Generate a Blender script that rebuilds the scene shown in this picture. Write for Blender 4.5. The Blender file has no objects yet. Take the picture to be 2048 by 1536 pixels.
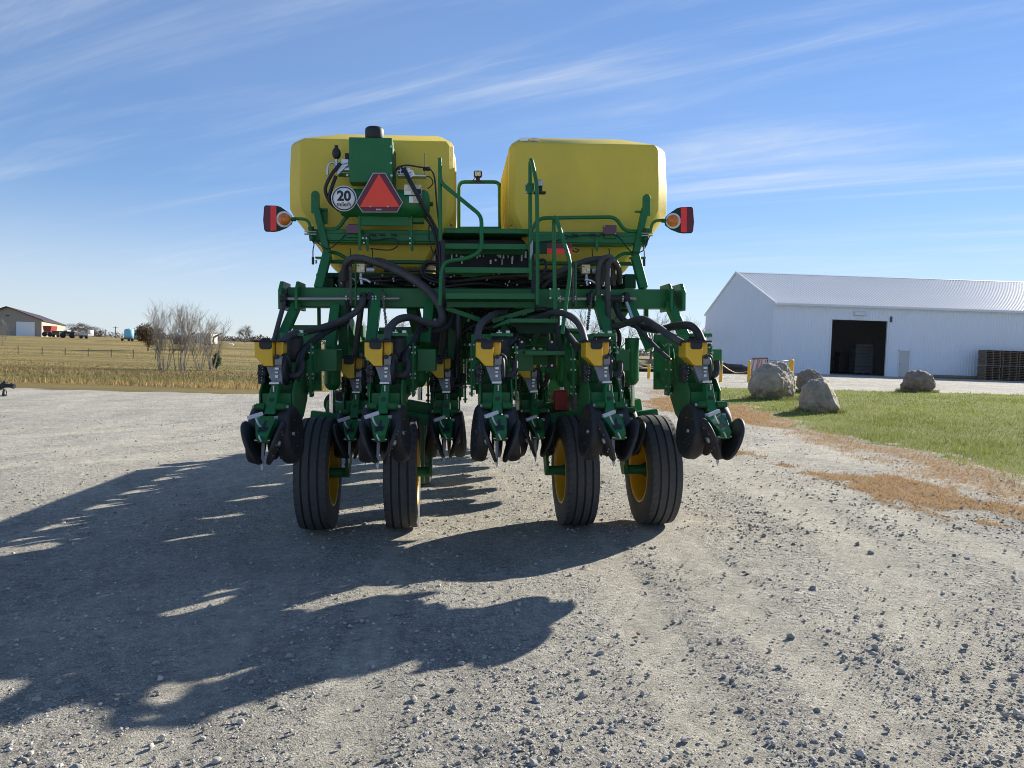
import bpy, bmesh, math, random
import numpy as np
from mathutils import Vector, Matrix, Euler

random.seed(7)
rng = np.random.default_rng(7)
S = bpy.context.scene
C = S.collection

# ------------------------------------------------------------------ camera
# The yard falls to the left: the lot around the planter is a plane tilted by TILT,
# and the camera was held square to the planter, so both lean together.
F = 1538.0                      # focal length in pixels of the 2048 px wide photograph
H = 1.45
TILT = 0.034
PITCH = math.atan(68 / F)
RT = Matrix.Rotation(-TILT, 4, 'Y')          # lot frame -> world
cam = bpy.data.cameras.new('camera')
cam.sensor_width = 36.0
cam.lens = F / 2048 * 36.0
cam.clip_start = 0.05
cam.clip_end = 9000
cam_o = bpy.data.objects.new('camera', cam)
C.objects.link(cam_o)
cam_o.matrix_world = RT @ Matrix.Translation((0, 0, H)) @ Matrix.Rotation(math.pi / 2 - PITCH, 4, 'X')
S.camera = cam_o

# ------------------------------------------------------------------ world, sun, exposure
SUN_AZ = math.radians(45)       # to the right of straight ahead
SUN_EL = math.radians(23.8)
world = bpy.data.worlds.new('World')
S.world = world
world.use_nodes = True
wn, wl = world.node_tree.nodes, world.node_tree.links
wn.clear()
w_out = wn.new('ShaderNodeOutputWorld')
w_bg = wn.new('ShaderNodeBackground')
w_bg.inputs['Strength'].default_value = 0.071
sky = wn.new('ShaderNodeTexSky')
sky.sky_type = 'NISHITA'
sky.sun_disc = False
sky.sun_elevation = SUN_EL
sky.sun_rotation = SUN_AZ
sky.altitude = 300
sky.air_density = 1.0
sky.dust_density = 0.0
sky.ozone_density = 3.0
# thin cirrus streaks high up, laid out on a plane overhead
tc = wn.new('ShaderNodeTexCoord')
sep = wn.new('ShaderNodeSeparateXYZ')
wl.new(tc.outputs['Generated'], sep.inputs[0])
def wmath(op, a, b=None):
    n = wn.new('ShaderNodeMath'); n.operation = op
    for i, v in enumerate((a, b)):
        if v is None: continue
        if isinstance(v, (int, float)): n.inputs[i].default_value = v
        else: wl.new(v, n.inputs[i])
    return n.outputs[0]
zc = wmath('ADD', wmath('MAXIMUM', sep.outputs['Z'], 0.0), 0.10)
cx = wmath('DIVIDE', sep.outputs['X'], zc)
cy = wmath('DIVIDE', sep.outputs['Y'], zc)
comb = wn.new('ShaderNodeCombineXYZ')
wl.new(cx, comb.inputs[0]); wl.new(cy, comb.inputs[1])
def wnoise(rot, scale, sc, detail, rough, dist, loc=(0, 0, 0)):
    m = wn.new('ShaderNodeMapping'); m.vector_type = 'TEXTURE'; m.inputs['Rotation'].default_value = (0, 0, rot)
    m.inputs['Scale'].default_value = (1 / scale[0], 1 / scale[1], 1); m.inputs['Location'].default_value = loc
    wl.new(comb.outputs[0], m.inputs[0])
    n = wn.new('ShaderNodeTexNoise'); n.inputs['Scale'].default_value = sc
    n.inputs['Detail'].default_value = detail; n.inputs['Roughness'].default_value = rough
    n.inputs['Distortion'].default_value = dist
    wl.new(m.outputs[0], n.inputs[0])
    return n.outputs['Fac']
def wramp(v, a, b):
    r = wn.new('ShaderNodeMapRange'); r.interpolation_type = 'SMOOTHSTEP'
    r.inputs['From Min'].default_value = a; r.inputs['From Max'].default_value = b
    wl.new(v, r.inputs['Value']); return r.outputs[0]
streak = wramp(wnoise(math.radians(-30), (0.22, 1.5, 1), 1.0, 7, 0.60, 1.2, (11.0, 5.2, 0)), 0.41, 0.82)
fine = wramp(wnoise(math.radians(-34), (0.7, 5.0, 1), 1.3, 8, 0.68, 0.8, (1.1, 9.4, 0)), 0.30, 0.80)
veil = wramp(wnoise(0.3, (0.5, 0.8, 1), 0.8, 3, 0.5, 0.2, (7.7, 2.2, 0)), 0.34, 0.72)
cl = wmath('ADD', wmath('MULTIPLY', wmath('MULTIPLY', streak, fine), 0.80), wmath('MULTIPLY', wmath('MULTIPLY', veil, streak), 0.55))
cl = wmath('MINIMUM', wmath('ADD', wmath('MULTIPLY', cl, 0.80), wmath('MULTIPLY', veil, 0.05)), 0.8)
low = wramp(sep.outputs['Z'], 0.01, 0.19)
cl = wmath('ADD', wmath('MULTIPLY', cl, low), wmath('MULTIPLY', wmath('SUBTRACT', 1.0, low), 0.50))
mixc = wn.new('ShaderNodeMixRGB')
mixc.inputs['Color2'].default_value = (5.2, 5.5, 5.8, 1)
wl.new(cl, mixc.inputs['Fac'])
hsv = wn.new('ShaderNodeMixRGB'); hsv.blend_type = 'MULTIPLY'; hsv.inputs['Fac'].default_value = 1.0
hsv.inputs['Color2'].default_value = (0.83, 1.04, 1.40, 1)
gam = wn.new('ShaderNodeGamma'); gam.inputs['Gamma'].default_value = 0.72     # tone curve on the sky colour: lowers the bright horizon against the zenith
wl.new(sky.outputs[0], gam.inputs['Color'])
wl.new(gam.outputs[0], hsv.inputs['Color1'])
wl.new(hsv.outputs[0], mixc.inputs['Color1'])
wl.new(mixc.outputs[0], w_bg.inputs['Color'])
wl.new(w_bg.outputs[0], w_out.inputs[0])

sun = bpy.data.lights.new('sun', 'SUN')
sun.energy = 4.1
sun.angle = math.radians(0.53)
sun.color = (1.0, 0.94, 0.83)
sun_o = bpy.data.objects.new('sun', sun)
C.objects.link(sun_o)
sdir = Vector((math.sin(SUN_AZ) * math.cos(SUN_EL), math.cos(SUN_AZ) * math.cos(SUN_EL), math.sin(SUN_EL)))
sun_o.rotation_euler = (-sdir).to_track_quat('-Z', 'Y').to_euler()
sun_o.location = (30, 40, 40)

S.view_settings.view_transform = 'Standard'
S.view_settings.look = 'None'
S.view_settings.exposure = 1.22
S.view_settings.gamma = 1.0
S.view_settings.use_curve_mapping = False
S.render.engine = 'CYCLES'
S.cycles.max_bounces = 6
S.cycles.use_denoising = True
S.cycles.filter_width = 1.0

# ------------------------------------------------------------------ frames of reference
def ray(px, py):
    x = (px - 1024) / F; z = -(py - 768) / F
    return Vector((x, math.cos(PITCH) + z * math.sin(PITCH), -math.sin(PITCH) + z * math.cos(PITCH)))
def at(px, py, depth):
    """world point seen at a photo pixel, `depth` metres ahead of the camera"""
    d = ray(px, py); p = Vector((0, 0, H)) + d * (depth / d.y)
    return RT @ p
PSI = math.radians(4)
MLOC = Vector((-0.2, 6.4, 0))
MROT = Matrix.Rotation(PSI, 3, 'Z'); MINV = MROT.transposed()
def L(px, py, yl):
    """planter-local point seen at a photo pixel on the plane y = yl of the planter"""
    c = MINV @ (Vector((0, 0, H)) - MLOC); d = MINV @ ray(px, py)
    return c + d * ((yl - c.y) / d.y)

# ------------------------------------------------------------------ materials
def newmat(name):
    m = bpy.data.materials.new(name); m.use_nodes = True
    nt = m.node_tree; b = nt.nodes['Principled BSDF']
    return m, nt, b
def mat(name, col, rough=0.5, metal=0.0, var=0.12, scale=6.0, bump=0.0, bscale=60.0, coat=0.0, dust=0.0, spec=0.5, stretch=(1, 1, 1), trans=0.0, bdist=0.01):
    m, nt, b = newmat(name)
    N, K = nt.nodes, nt.links
    tcn = N.new('ShaderNodeTexCoord')
    mp = N.new('ShaderNodeMapping'); mp.inputs['Scale'].default_value = stretch
    K.new(tcn.outputs['Object'], mp.inputs[0])
    no = N.new('ShaderNodeTexNoise'); no.inputs['Scale'].default_value = scale; no.inputs['Detail'].default_value = 6
    no.inputs['Roughness'].default_value = 0.62
    K.new(mp.outputs[0], no.inputs[0])
    mr = N.new('ShaderNodeMapRange'); mr.inputs['From Min'].default_value = 0.25; mr.inputs['From Max'].default_value = 0.75
    mr.inputs['To Min'].default_value = 1 - var; mr.inputs['To Max'].default_value = 1 + var
    K.new(no.outputs['Fac'], mr.inputs['Value'])
    mx = N.new('ShaderNodeMixRGB'); mx.blend_type = 'MULTIPLY'; mx.inputs['Fac'].default_value = 1
    mx.inputs['Color1'].default_value = (*col, 1); K.new(mr.outputs[0], mx.inputs['Color2'])
    outc = mx.outputs[0]
    if dust:
        n2 = N.new('ShaderNodeTexNoise'); n2.inputs['Scale'].default_value = scale * 1.7; n2.inputs['Detail'].default_value = 8
        n2.inputs['Roughness'].default_value = 0.7
        K.new(tcn.outputs['Object'], n2.inputs[0])
        r2 = N.new('ShaderNodeMapRange'); r2.inputs['From Min'].default_value = 0.42; r2.inputs['From Max'].default_value = 0.8
        r2.inputs['To Max'].default_value = dust; K.new(n2.outputs['Fac'], r2.inputs['Value'])
        m2 = N.new('ShaderNodeMixRGB'); m2.inputs['Color2'].default_value = (0.26, 0.24, 0.2, 1)
        K.new(r2.outputs[0], m2.inputs['Fac']); K.new(outc, m2.inputs['Color1']); outc = m2.outputs[0]
    K.new(outc, b.inputs['Base Color'])
    rr = N.new('ShaderNodeMapRange'); rr.inputs['To Min'].default_value = max(0.03, rough - 0.08); rr.inputs['To Max'].default_value = min(1, rough + 0.1)
    K.new(no.outputs['Fac'], rr.inputs['Value']); K.new(rr.outputs[0], b.inputs['Roughness'])
    b.inputs['Metallic'].default_value = metal
    b.inputs['Specular IOR Level'].default_value = spec
    b.inputs['Coat Weight'].default_value = coat
    if trans: b.inputs['Transmission Weight'].default_value = trans
    if bump:
        n3 = N.new('ShaderNodeTexNoise'); n3.inputs['Scale'].default_value = bscale; n3.inputs['Detail'].default_value = 5
        K.new(mp.outputs[0], n3.inputs[0])
        bp = N.new('ShaderNodeBump'); bp.inputs['Strength'].default_value = bump; bp.inputs['Distance'].default_value = bdist
        K.new(n3.outputs['Fac'], bp.inputs['Height']); K.new(bp.outputs[0], b.inputs['Normal'])
    return m
def attr_mat(name, attr, rough=0.8, trans=0.0, bump=0.0, bscale=40):
    """colour comes from a per-piece attribute (natural variation between stones or blades)"""
    m, nt, b = newmat(name)
    a = nt.nodes.new('ShaderNodeAttribute'); a.attribute_name = attr
    nt.links.new(a.outputs['Color'], b.inputs['Base Color'])
    b.inputs['Roughness'].default_value = rough
    b.inputs['Specular IOR Level'].default_value = 0.25
    if trans:
        t = nt.nodes.new('ShaderNodeBsdfTranslucent'); nt.links.new(a.outputs['Color'], t.inputs['Color'])
        ms = nt.nodes.new('ShaderNodeMixShader'); ms.inputs[0].default_value = trans
        nt.links.new(b.outputs[0], ms.inputs[1]); nt.links.new(t.outputs[0], ms.inputs[2])
        nt.links.new(ms.outputs[0], nt.nodes['Material Output'].inputs[0])
    if bump:
        tcn = nt.nodes.new('ShaderNodeTexCoord'); n3 = nt.nodes.new('ShaderNodeTexNoise'); n3.inputs['Scale'].default_value = bscale
        n3.inputs['Detail'].default_value = 4; nt.links.new(tcn.outputs['Object'], n3.inputs[0])
        bp = nt.nodes.new('ShaderNodeBump'); bp.inputs['Strength'].default_value = bump; bp.inputs['Distance'].default_value = 0.006
        nt.links.new(n3.outputs['Fac'], bp.inputs['Height']); nt.links.new(bp.outputs[0], b.inputs['Normal'])
    return m
M = {}
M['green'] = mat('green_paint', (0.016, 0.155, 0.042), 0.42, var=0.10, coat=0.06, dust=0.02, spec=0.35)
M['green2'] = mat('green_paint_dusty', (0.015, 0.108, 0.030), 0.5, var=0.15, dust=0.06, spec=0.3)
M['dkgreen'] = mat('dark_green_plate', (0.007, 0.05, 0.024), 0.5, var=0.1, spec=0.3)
M['yellow'] = mat('yellow_plastic', (0.80, 0.47, 0.022), 0.42, var=0.05, dust=0.05)
M['rim'] = mat('yellow_rim_paint', (0.62, 0.36, 0.012), 0.4, var=0.08, dust=0.12)
M['tank'] = mat('tank_polyethylene', (0.74, 0.55, 0.058), 0.55, var=0.08, scale=2.2, bump=0.12, bscale=90, dust=0.12, stretch=(1, 1, 0.35))
M['black'] = mat('black_plastic', (0.014, 0.015, 0.018), 0.55, var=0.2, dust=0.05)
M['rubber'] = mat('tyre_rubber', (0.062, 0.062, 0.062), 0.8, var=0.15, scale=30, bump=0.25, bscale=160, dust=0.14)
M['rubber2'] = mat('smooth_rubber', (0.017, 0.017, 0.019), 0.6, var=0.2, dust=0.1)
M['hose'] = mat('grey_hose', (0.050, 0.047, 0.046), 0.62, var=0.25, bump=0.2, bscale=120, dust=0.18)
M['bhose'] = mat('brown_hose', (0.062, 0.045, 0.034), 0.62, var=0.25, bump=0.2, bscale=120, dust=0.1)
M['khose'] = mat('black_hose', (0.012, 0.012, 0.015), 0.42, var=0.2)
M['zinc'] = mat('zinc_plate', (0.55, 0.56, 0.57), 0.34, metal=0.85, var=0.15)
M['bolt'] = mat('zinc_bolt', (0.50, 0.50, 0.48), 0.38, metal=0.9, var=0.15)
M['chain'] = mat('roller_chain', (0.09, 0.085, 0.08), 0.45, metal=0.7, var=0.3)
M['chrome'] = mat('chromed_rod', (0.72, 0.72, 0.72), 0.12, metal=1.0, var=0.04)
M['steel'] = mat('hex_steel', (0.36, 0.36, 0.36), 0.4, metal=0.8, var=0.15)
M['meter'] = mat('meter_housing', (0.20, 0.20, 0.21), 0.3, var=0.3, scale=18, coat=0.3)
M['grey'] = mat('light_grey_casting', (0.55, 0.56, 0.58), 0.5, var=0.12)
M['tan'] = mat('valve_block_gold', (0.55, 0.42, 0.20), 0.35, metal=0.5, var=0.1)
M['white'] = mat('white_sheet', (0.88, 0.88, 0.88), 0.4, var=0.03)
M['ink'] = mat('black_print', (0.012, 0.012, 0.02), 0.5, var=0.02)
M['smv'] = mat('fluorescent_orange', (1.0, 0.07, 0.03), 0.45, var=0.02)
M['dred'] = mat('dark_red_reflector', (0.14, 0.012, 0.028), 0.35, var=0.05)
M['red'] = mat('red_reflector', (0.95, 0.04, 0.03), 0.35, var=0.03)
M['lampred'] = mat('red_lens', (0.10, 0.006, 0.022), 0.15, var=0.1, coat=0.5)
M['amber'] = mat('amber_lens', (0.95, 0.26, 0.01), 0.18, var=0.1, coat=0.5, trans=0.35)
M['redpaint'] = mat('red_stop', (0.28, 0.008, 0.008), 0.4, var=0.1)
M['lens'] = mat('lamp_lens', (0.75, 0.76, 0.78), 0.12, var=0.08, coat=0.6)
M['label'] = mat('safety_label', (0.70, 0.62, 0.45), 0.5, var=0.35, scale=60)
M['plaque'] = mat('grey_plaque', (0.42, 0.46, 0.50), 0.4, var=0.1)
M['steelwhite'] = mat('white_ribbed_steel', (0.80, 0.83, 0.88), 0.38, var=0.03, scale=0.5, coat=0.1)
M['steelroof'] = mat('white_roof_steel', (0.80, 0.78, 0.74), 0.5, var=0.04, scale=0.5, coat=0.1)
M['trim'] = mat('white_trim', (0.78, 0.80, 0.80), 0.4, var=0.03)
M['concrete'] = mat('concrete', (0.42, 0.41, 0.38), 0.85, var=0.12, scale=1.5, bump=0.2)
M['boulder'] = mat('fieldstone', (0.35, 0.295, 0.225), 0.9, var=0.42, scale=3.2, bump=1.0, bscale=9, bdist=0.05)
M['boulder2'] = mat('fieldstone_reddish', (0.27, 0.20, 0.155), 0.9, var=0.42, scale=3.6, bump=1.0, bscale=8, bdist=0.05)
M['safety'] = mat('safety_yellow', (0.80, 0.42, 0.015), 0.5, var=0.08, dust=0.05)
M['wood'] = mat('pallet_wood', (0.24, 0.175, 0.12), 0.85, var=0.4, scale=9, stretch=(0.3, 6, 6))
M['rust'] = mat('rusty_steel', (0.23, 0.10, 0.05), 0.8, var=0.35, scale=9)
M['orange'] = mat('rack_orange', (0.55, 0.17, 0.05), 0.6, var=0.25)
M['tanbarn'] = mat('tan_siding', (0.36, 0.31, 0.25), 0.55, var=0.05)
M['creambarn'] = mat('cream_siding', (0.40, 0.34, 0.26), 0.55, var=0.05)
M['redroof'] = mat('maroon_roof', (0.06, 0.028, 0.030), 0.5, var=0.08)
M['blue'] = mat('pale_blue_tank', (0.22, 0.56, 0.70), 0.45, var=0.05)
M['maroon'] = mat('maroon_trailer', (0.14, 0.02, 0.025), 0.6, var=0.2)
M['brick_red'] = mat('red_wagon_paint', (0.33, 0.04, 0.025), 0.5, var=0.15)
M['offwhite'] = mat('off_white_panel', (0.62, 0.60, 0.55), 0.6, var=0.08)
M['silver'] = mat('silver_paint', (0.45, 0.46, 0.48), 0.35, metal=0.4, var=0.08)
M['glass'] = mat('dark_glass', (0.02, 0.025, 0.03), 0.08, var=0.02)
M['bark'] = mat('grey_bark', (0.25, 0.22, 0.185), 0.9, var=0.3, scale=3)
M['bark2'] = mat('dark_bark', (0.115, 0.095, 0.08), 0.9, var=0.3, scale=3)
M['post'] = mat('weathered_post', (0.10, 0.09, 0.08), 0.9, var=0.3)
M['log'] = mat('log_bark', (0.22, 0.17, 0.13), 0.9, var=0.3, scale=5)
M['cardboard'] = mat('white_carton', (0.22, 0.21, 0.20), 0.8, var=0.1)
M['dirt'] = mat('dirt_pile', (0.10, 0.08, 0.065), 0.95, var=0.4, scale=4, bump=1.0, bscale=10)
M['hubcap'] = mat('dark_hub', (0.05, 0.05, 0.05), 0.5, metal=0.5)
M['bank'] = mat('dry_grass_bank', (0.27, 0.205, 0.10), 0.95, var=0.4, scale=2.0, bump=1.0, bscale=12, bdist=0.06)
M['blade'] = attr_mat('grass_blades', 'col', 0.7, trans=0.30)
M['leaf'] = attr_mat('rust_leaves', 'col', 0.75, trans=0.25)
M['stone'] = attr_mat('loose_stone', 'col', 0.92, bump=0.6, bscale=70)

# ------------------------------------------------------------------ mesh builder
class MB:
    def __init__(self): self.v = []; self.f = []; self.s = []
    def add(self, vs, fs, smooth=False):
        o = len(self.v); self.v += [tuple(p) for p in vs]
        for q in fs: self.f.append(tuple(i + o for i in q)); self.s.append(smooth)
        return self
    def box(self, x0, x1, y0, y1, z0, z1):
        vs = [(x0, y0, z0), (x1, y0, z0), (x1, y1, z0), (x0, y1, z0), (x0, y0, z1), (x1, y0, z1), (x1, y1, z1), (x0, y1, z1)]
        return self.add(vs, [(3, 2, 1, 0), (4, 5, 6, 7), (0, 1, 5, 4), (1, 2, 6, 5), (2, 3, 7, 6), (3, 0, 4, 7)])
    def pbox(self, px0, py0, px1, py1, y, d):
        a = L(px0, py0, y); b = L(px1, py1, y)
        return self.box(min(a.x, b.x), max(a.x, b.x), y, y + d, min(a.z, b.z), max(a.z, b.z))
    def beam(self, a, b, w, h, up=(0, 0, 1)):
        a = Vector(a); b = Vector(b); t = (b - a).normalized(); u = Vector(up)
        if abs(t.dot(u)) > 0.99: u = Vector((0, 1, 0))
        s = t.cross(u).normalized() * (w / 2); n = s.cross(t).normalized() * (h / 2)
        vs = [a - s - n, a + s - n, a + s + n, a - s + n, b - s - n, b + s - n, b + s + n, b - s + n]
        return self.add(vs, [(0, 1, 2, 3), (7, 6, 5, 4), (4, 5, 1, 0), (5, 6, 2, 1), (6, 7, 3, 2), (7, 4, 0, 3)])
    def prism(self, poly, ext):
        n = len(poly); e = Vector(ext)
        vs = [Vector(p) for p in poly]; vs += [p + e for p in vs[:n]]
        fs = [tuple(range(n)), tuple(range(2 * n - 1, n - 1, -1))]
        fs += [((i + 1) % n, i, i + n, (i + 1) % n + n) for i in range(n)]
        return self.add(vs, fs)
    def pprism(self, pts, y, d):
        return self.prism([L(px, py, y) for px, py in pts], (0, d, 0))
    def cyl(self, a, b, r, n=14, r2=None, smooth=True):
        return self.tube([a, b], r, n, raw=True, r2=r2, smooth=smooth)
    def tube(self, pts, r, n=9, raw=False, r2=None, smooth=True, sub=5):
        P = [Vector(p) for p in pts]
        if not raw and len(P) > 2:
            Q = []
            for i in range(len(P) - 1):
                p0 = P[max(i - 1, 0)]; p1 = P[i]; p2 = P[i + 1]; p3 = P[min(i + 2, len(P) - 1)]
                for k in range(sub):
                    t = k / sub
                    Q.append(0.5 * ((2 * p1) + (p2 - p0) * t + (2 * p0 - 5 * p1 + 4 * p2 - p3) * t * t + (3 * p1 - p0 - 3 * p2 + p3) * t ** 3))
            Q.append(P[-1]); P = Q
        m = len(P); vs = []
        t0 = (P[1] - P[0]).normalized()
        u = t0.cross(Vector((0.13, 0.31, 0.94)))
        if u.length < 0.1: u = t0.cross(Vector((1, 0, 0)))
        u.normalize()
        for i in range(m):
            t = (P[min(i + 1, m - 1)] - P[max(i - 1, 0)]).normalized()
            u = (u - t * u.dot(t)).normalized(); w = t.cross(u)
            rr = r if r2 is None else r + (r2 - r) * i / (m - 1)
            for k in range(n):
                a = 2 * math.pi * k / n
                vs.append(P[i] + (u * math.cos(a) + w * math.sin(a)) * rr)
        fs = []
        for i in range(m - 1):
            for k in range(n):
                fs.append((i * n + k, i * n + (k + 1) % n, (i + 1) * n + (k + 1) % n, (i + 1) * n + k))
        self.add(vs, fs, smooth)
        self.add([vs[k] for k in range(n)], [tuple(range(n - 1, -1, -1))])
        self.add([vs[(m - 1) * n + k] for k in range(n)], [tuple(range(n))])
        return self
    def lathe_sharp(self, prof, o, axis, n=64):
        for a, c in zip(prof[:-1], prof[1:]): self.lathe([a, c], o, axis, n)
        return self
    def lathe(self, prof, o, axis, n=32, smooth=True, close=False):
        """prof: list of (radius, distance along axis)"""
        o = Vector(o); ax = Vector(axis).normalized()
        u = ax.cross(Vector((0, 0, 1)))
        if u.length < 0.1: u = ax.cross(Vector((0, 1, 0)))
        u.normalize(); w = ax.cross(u); m = len(prof); vs = []
        for r, t in prof:
            for k in range(n):
                a = 2 * math.pi * k / n
                vs.append(o + ax * t + (u * math.cos(a) + w * math.sin(a)) * r)
        fs = []
        for i in range(m if close else m - 1):
            j = (i + 1) % m
            for k in range(n):
                fs.append((i * n + k, i * n + (k + 1) % n, j * n + (k + 1) % n, j * n + k))
        return self.add(vs, fs, smooth)
    def ball(self, c, r, sz=1.0, n=14):
        prof = [(max(1e-4, r * math.sin(math.pi * i / 8)), -r * sz * math.cos(math.pi * i / 8)) for i in range(9)]
        return self.lathe(prof, c, (0, 0, 1), n)
    def build(self, name, material, parent=None, bevel=0.0, seg=1, kind=None):
        me = bpy.data.meshes.new(name)
        me.from_pydata(self.v, [], self.f)
        me.polygons.foreach_set('use_smooth', self.s)
        me.materials.append(M[material] if isinstance(material, str) else material)
        me.update()
        o = bpy.data.objects.new(name, me); C.objects.link(o)
        if parent is not None: o.parent = parent
        if bevel:
            b = o.modifiers.new('bevel', 'BEVEL'); b.width = bevel; b.segments = seg
            b.limit_method = 'ANGLE'; b.angle_limit = math.radians(35)
            if seg > 1: b.harden_normals = True
        if kind: o['kind'] = kind
        return o
def recalc(o):
    bm = bmesh.new(); bm.from_mesh(o.data); bmesh.ops.recalc_face_normals(bm, faces=bm.faces); bm.to_mesh(o.data); bm.free()
def tag(o, label, cat=None, group=None, kind=None):
    o['label'] = label
    if cat: o['category'] = cat
    if group: o['group'] = group
    if kind: o['kind'] = kind
    return o
def empty(name, mw):
    o = bpy.data.objects.new(name, None); C.objects.link(o)
    o.empty_display_size = 0.2
    o.matrix_world = mw if isinstance(mw, Matrix) else Matrix.Translation(mw)
    return o
def copy_tree(o, parent=None):
    c = o.copy(); C.objects.link(c)
    if parent is not None: c.parent = parent
    for ch in list(o.children): copy_tree(ch, c)
    return c
def np_mesh(name, v, f, material, smooth=False, col=None, kind=None, parent=None):
    """fast mesh from numpy arrays; col = per-vertex colour attribute"""
    me = bpy.data.meshes.new(name)
    nv, nf, k = len(v), len(f), f.shape[1]
    me.vertices.add(nv); me.vertices.foreach_set('co', np.ascontiguousarray(v, dtype=np.float32).ravel())
    me.loops.add(nf * k); me.loops.foreach_set('vertex_index', np.ascontiguousarray(f, dtype=np.int32).ravel())
    me.polygons.add(nf); me.polygons.foreach_set('loop_start', np.arange(0, nf * k, k, dtype=np.int32))
    me.polygons.foreach_set('use_smooth', np.full(nf, smooth))
    if col is not None:
        a = me.color_attributes.new('col', 'FLOAT_COLOR', 'POINT')
        c4 = np.ones((nv, 4), dtype=np.float32); c4[:, :3] = col
        a.data.foreach_set('color', c4.ravel())
    me.materials.append(M[material] if isinstance(material, str) else material)
    me.update(calc_edges=True); me.validate()
    o = bpy.data.objects.new(name, me); C.objects.link(o)
    if parent is not None: o.parent = parent
    if kind: o['kind'] = kind
    return o

# ------------------------------------------------------------------ ground
def sstep(x, a, b):
    t = np.clip((x - a) / (b - a), 0, 1); return t * t * (3 - 2 * t)
def vnoise(x, y, s=0):
    xi = np.floor(x).astype(np.int64); yi = np.floor(y).astype(np.int64)
    fx = x - xi; fy = y - yi; fx = fx * fx * (3 - 2 * fx); fy = fy * fy * (3 - 2 * fy)
    def h(a, b):
        n = (a * 374761393 + b * 668265263 + s * 974634777) & 0xFFFFFFFF
        n = ((n ^ (n >> 13)) * 1274126177) & 0xFFFFFFFF
        return ((n ^ (n >> 16)) & 0xFFFF) / 65535.0
    return (h(xi, yi) * (1 - fx) + h(xi + 1, yi) * fx) * (1 - fy) + (h(xi, yi + 1) * (1 - fx) + h(xi + 1, yi + 1) * fx) * fy
def fbm(x, y, s=0, o=4):
    t = 0; a = 0.5
    for i in range(o): t = t + a * vnoise(x * 2 ** i, y * 2 ** i, s + i); a *= 0.5
    return t / (1 - 0.5 ** o)
PY = [0, 20, 30, 40, 57, 80, 100, 125, 150, 170, 300, 1000, 9000]
PZ = [-0.1, -0.28, -0.42, -0.62, -0.95, -1.15, -1.0, -0.45, 0.60, 0.75, 0.8, 0.2, 0.0]
def base_h(x, y):
    x = np.asarray(x, float); y = np.asarray(y, float)
    h0 = TILT * 11 * np.tanh(x / 11)
    h0 = h0 * (1 - sstep(y, 90, 400))
    w = sstep(-x, -4, 9) * sstep(y, 20, 34)
    return h0 * (1 - w) + np.interp(y, PY, PZ) * w
def relief(x, y):
    d = np.hypot(x, y)
    k = np.clip(1.4 - d / 30, 0, 1)
    return k * (0.035 * (fbm(x * 0.6, y * 0.35, 3) - 0.5) + 0.020 * (fbm(x * 3.1 + y * 0.7, y * 1.3, 9) - 0.5) + 0.014 * (fbm(x * 9, y * 9, 5, 3) - 0.5))
def ground_h(x, y): return base_h(x, y) + relief(x, y) * (np.hypot(x + 0.2, (y - 6.4)) > 0)
def seg_dist(x, y, pts):
    d = np.full(np.shape(x), 1e9)
    for (ax, ay), (bx, by) in zip(pts[:-1], pts[1:]):
        t = np.clip(((x - ax) * (bx - ax) + (y - ay) * (by - ay)) / ((bx - ax) ** 2 + (by - ay) ** 2), 0, 1)
        d = np.minimum(d, np.hypot(x - ax - t * (bx - ax), y - ay - t * (by - ay)))
    return d
STRIP = [(2.7, 12.2), (3.3, 10.6), (3.62, 8.9), (4.05, 7.9), (4.5, 6.5), (5.0, 5.0), (5.6, 2.5)]
def mpt(x, y): p = MLOC + MROT @ Vector((x, y, 0)); return (p.x, p.y)
TRACKS = [([mpt(x, -8), mpt(x, -.1)], .16) for x in (-1.38, -.70, .71, 1.37)] + [([(1.2, .5), (2.0, 3), (2.6, 6), (2.7, 10), (2.2, 16), (.5, 28)], .26), ([(3.3, .5), (3.7, 3), (3.4, 7)], .2),
    ([(-9, 9), (-5.5, 12), (-2.5, 17), (0, 25), (3, 36)], .3), ([(-10.5, 10.2), (-7, 13.6), (-4, 19), (-1.5, 27)], .3), ([(-14, 6.5), (-8, 8.2), (-3, 12), (0, 18), (4, 30)], .28), ([(6, 45), (12, 36), (22, 31), (40, 30)], .5), ([(6, 42), (12, 33.5), (22, 29), (40, 28)], .4)]
def tracks(x, y):
    t = np.zeros(np.shape(x)); wob = (fbm(x * .9, y * .4, 44) - .5) * .25
    for pts, w in TRACKS:
        d = seg_dist(x, y, pts) + wob; t = np.maximum(t, 1 - sstep(d, w * .6, w * 1.5))
    return t * (.45 + .75 * (fbm(x * 1.7, y * .8, 45)))
def zones(x, y):
    n = fbm(x * 0.8, y * 0.5, 21) - 0.5
    n2 = fbm(x * 3.5, y * 2.5, 31) - 0.5
    lawn = sstep(x - 6.0 + n * 1.6 + n2 * 0.7, -0.35, 0.35) * sstep(30.3 - y + n * 1.5 + n2, -0.5, 0.5) * sstep(-x, -60, -50)
    dead = sstep(0.20 + n * 1.3 + n2 * 1.3 - seg_dist(x, y, STRIP), -0.2, 0.3)
    fringe = sstep(x - 4.9 + n * 1.2 + n2 * 1.3, -0.5, 0.6) * (1 - lawn) * sstep(30.5 - y + n2, -0.4, 0.4)
    patch = sstep(1.0 - np.hypot((x - 5.0) / 1.5, (y - 19.5) / 4.2) + n * 0.7 + n2 * 0.6, -0.1, 0.2)
    dead = np.maximum(dead, np.maximum(fringe * 0.62, patch * (1 - lawn)))
    yb = 25.0 + 38 * sstep(x, -9, 4)
    field = sstep(y - yb + n * 1.6 + n2 * 0.8, -0.5, 0.5)
    field = field * (1 - sstep(x, 8, 12) * sstep(-y, -110, -85)) 
    return lawn, dead * (1 - field), field
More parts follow.
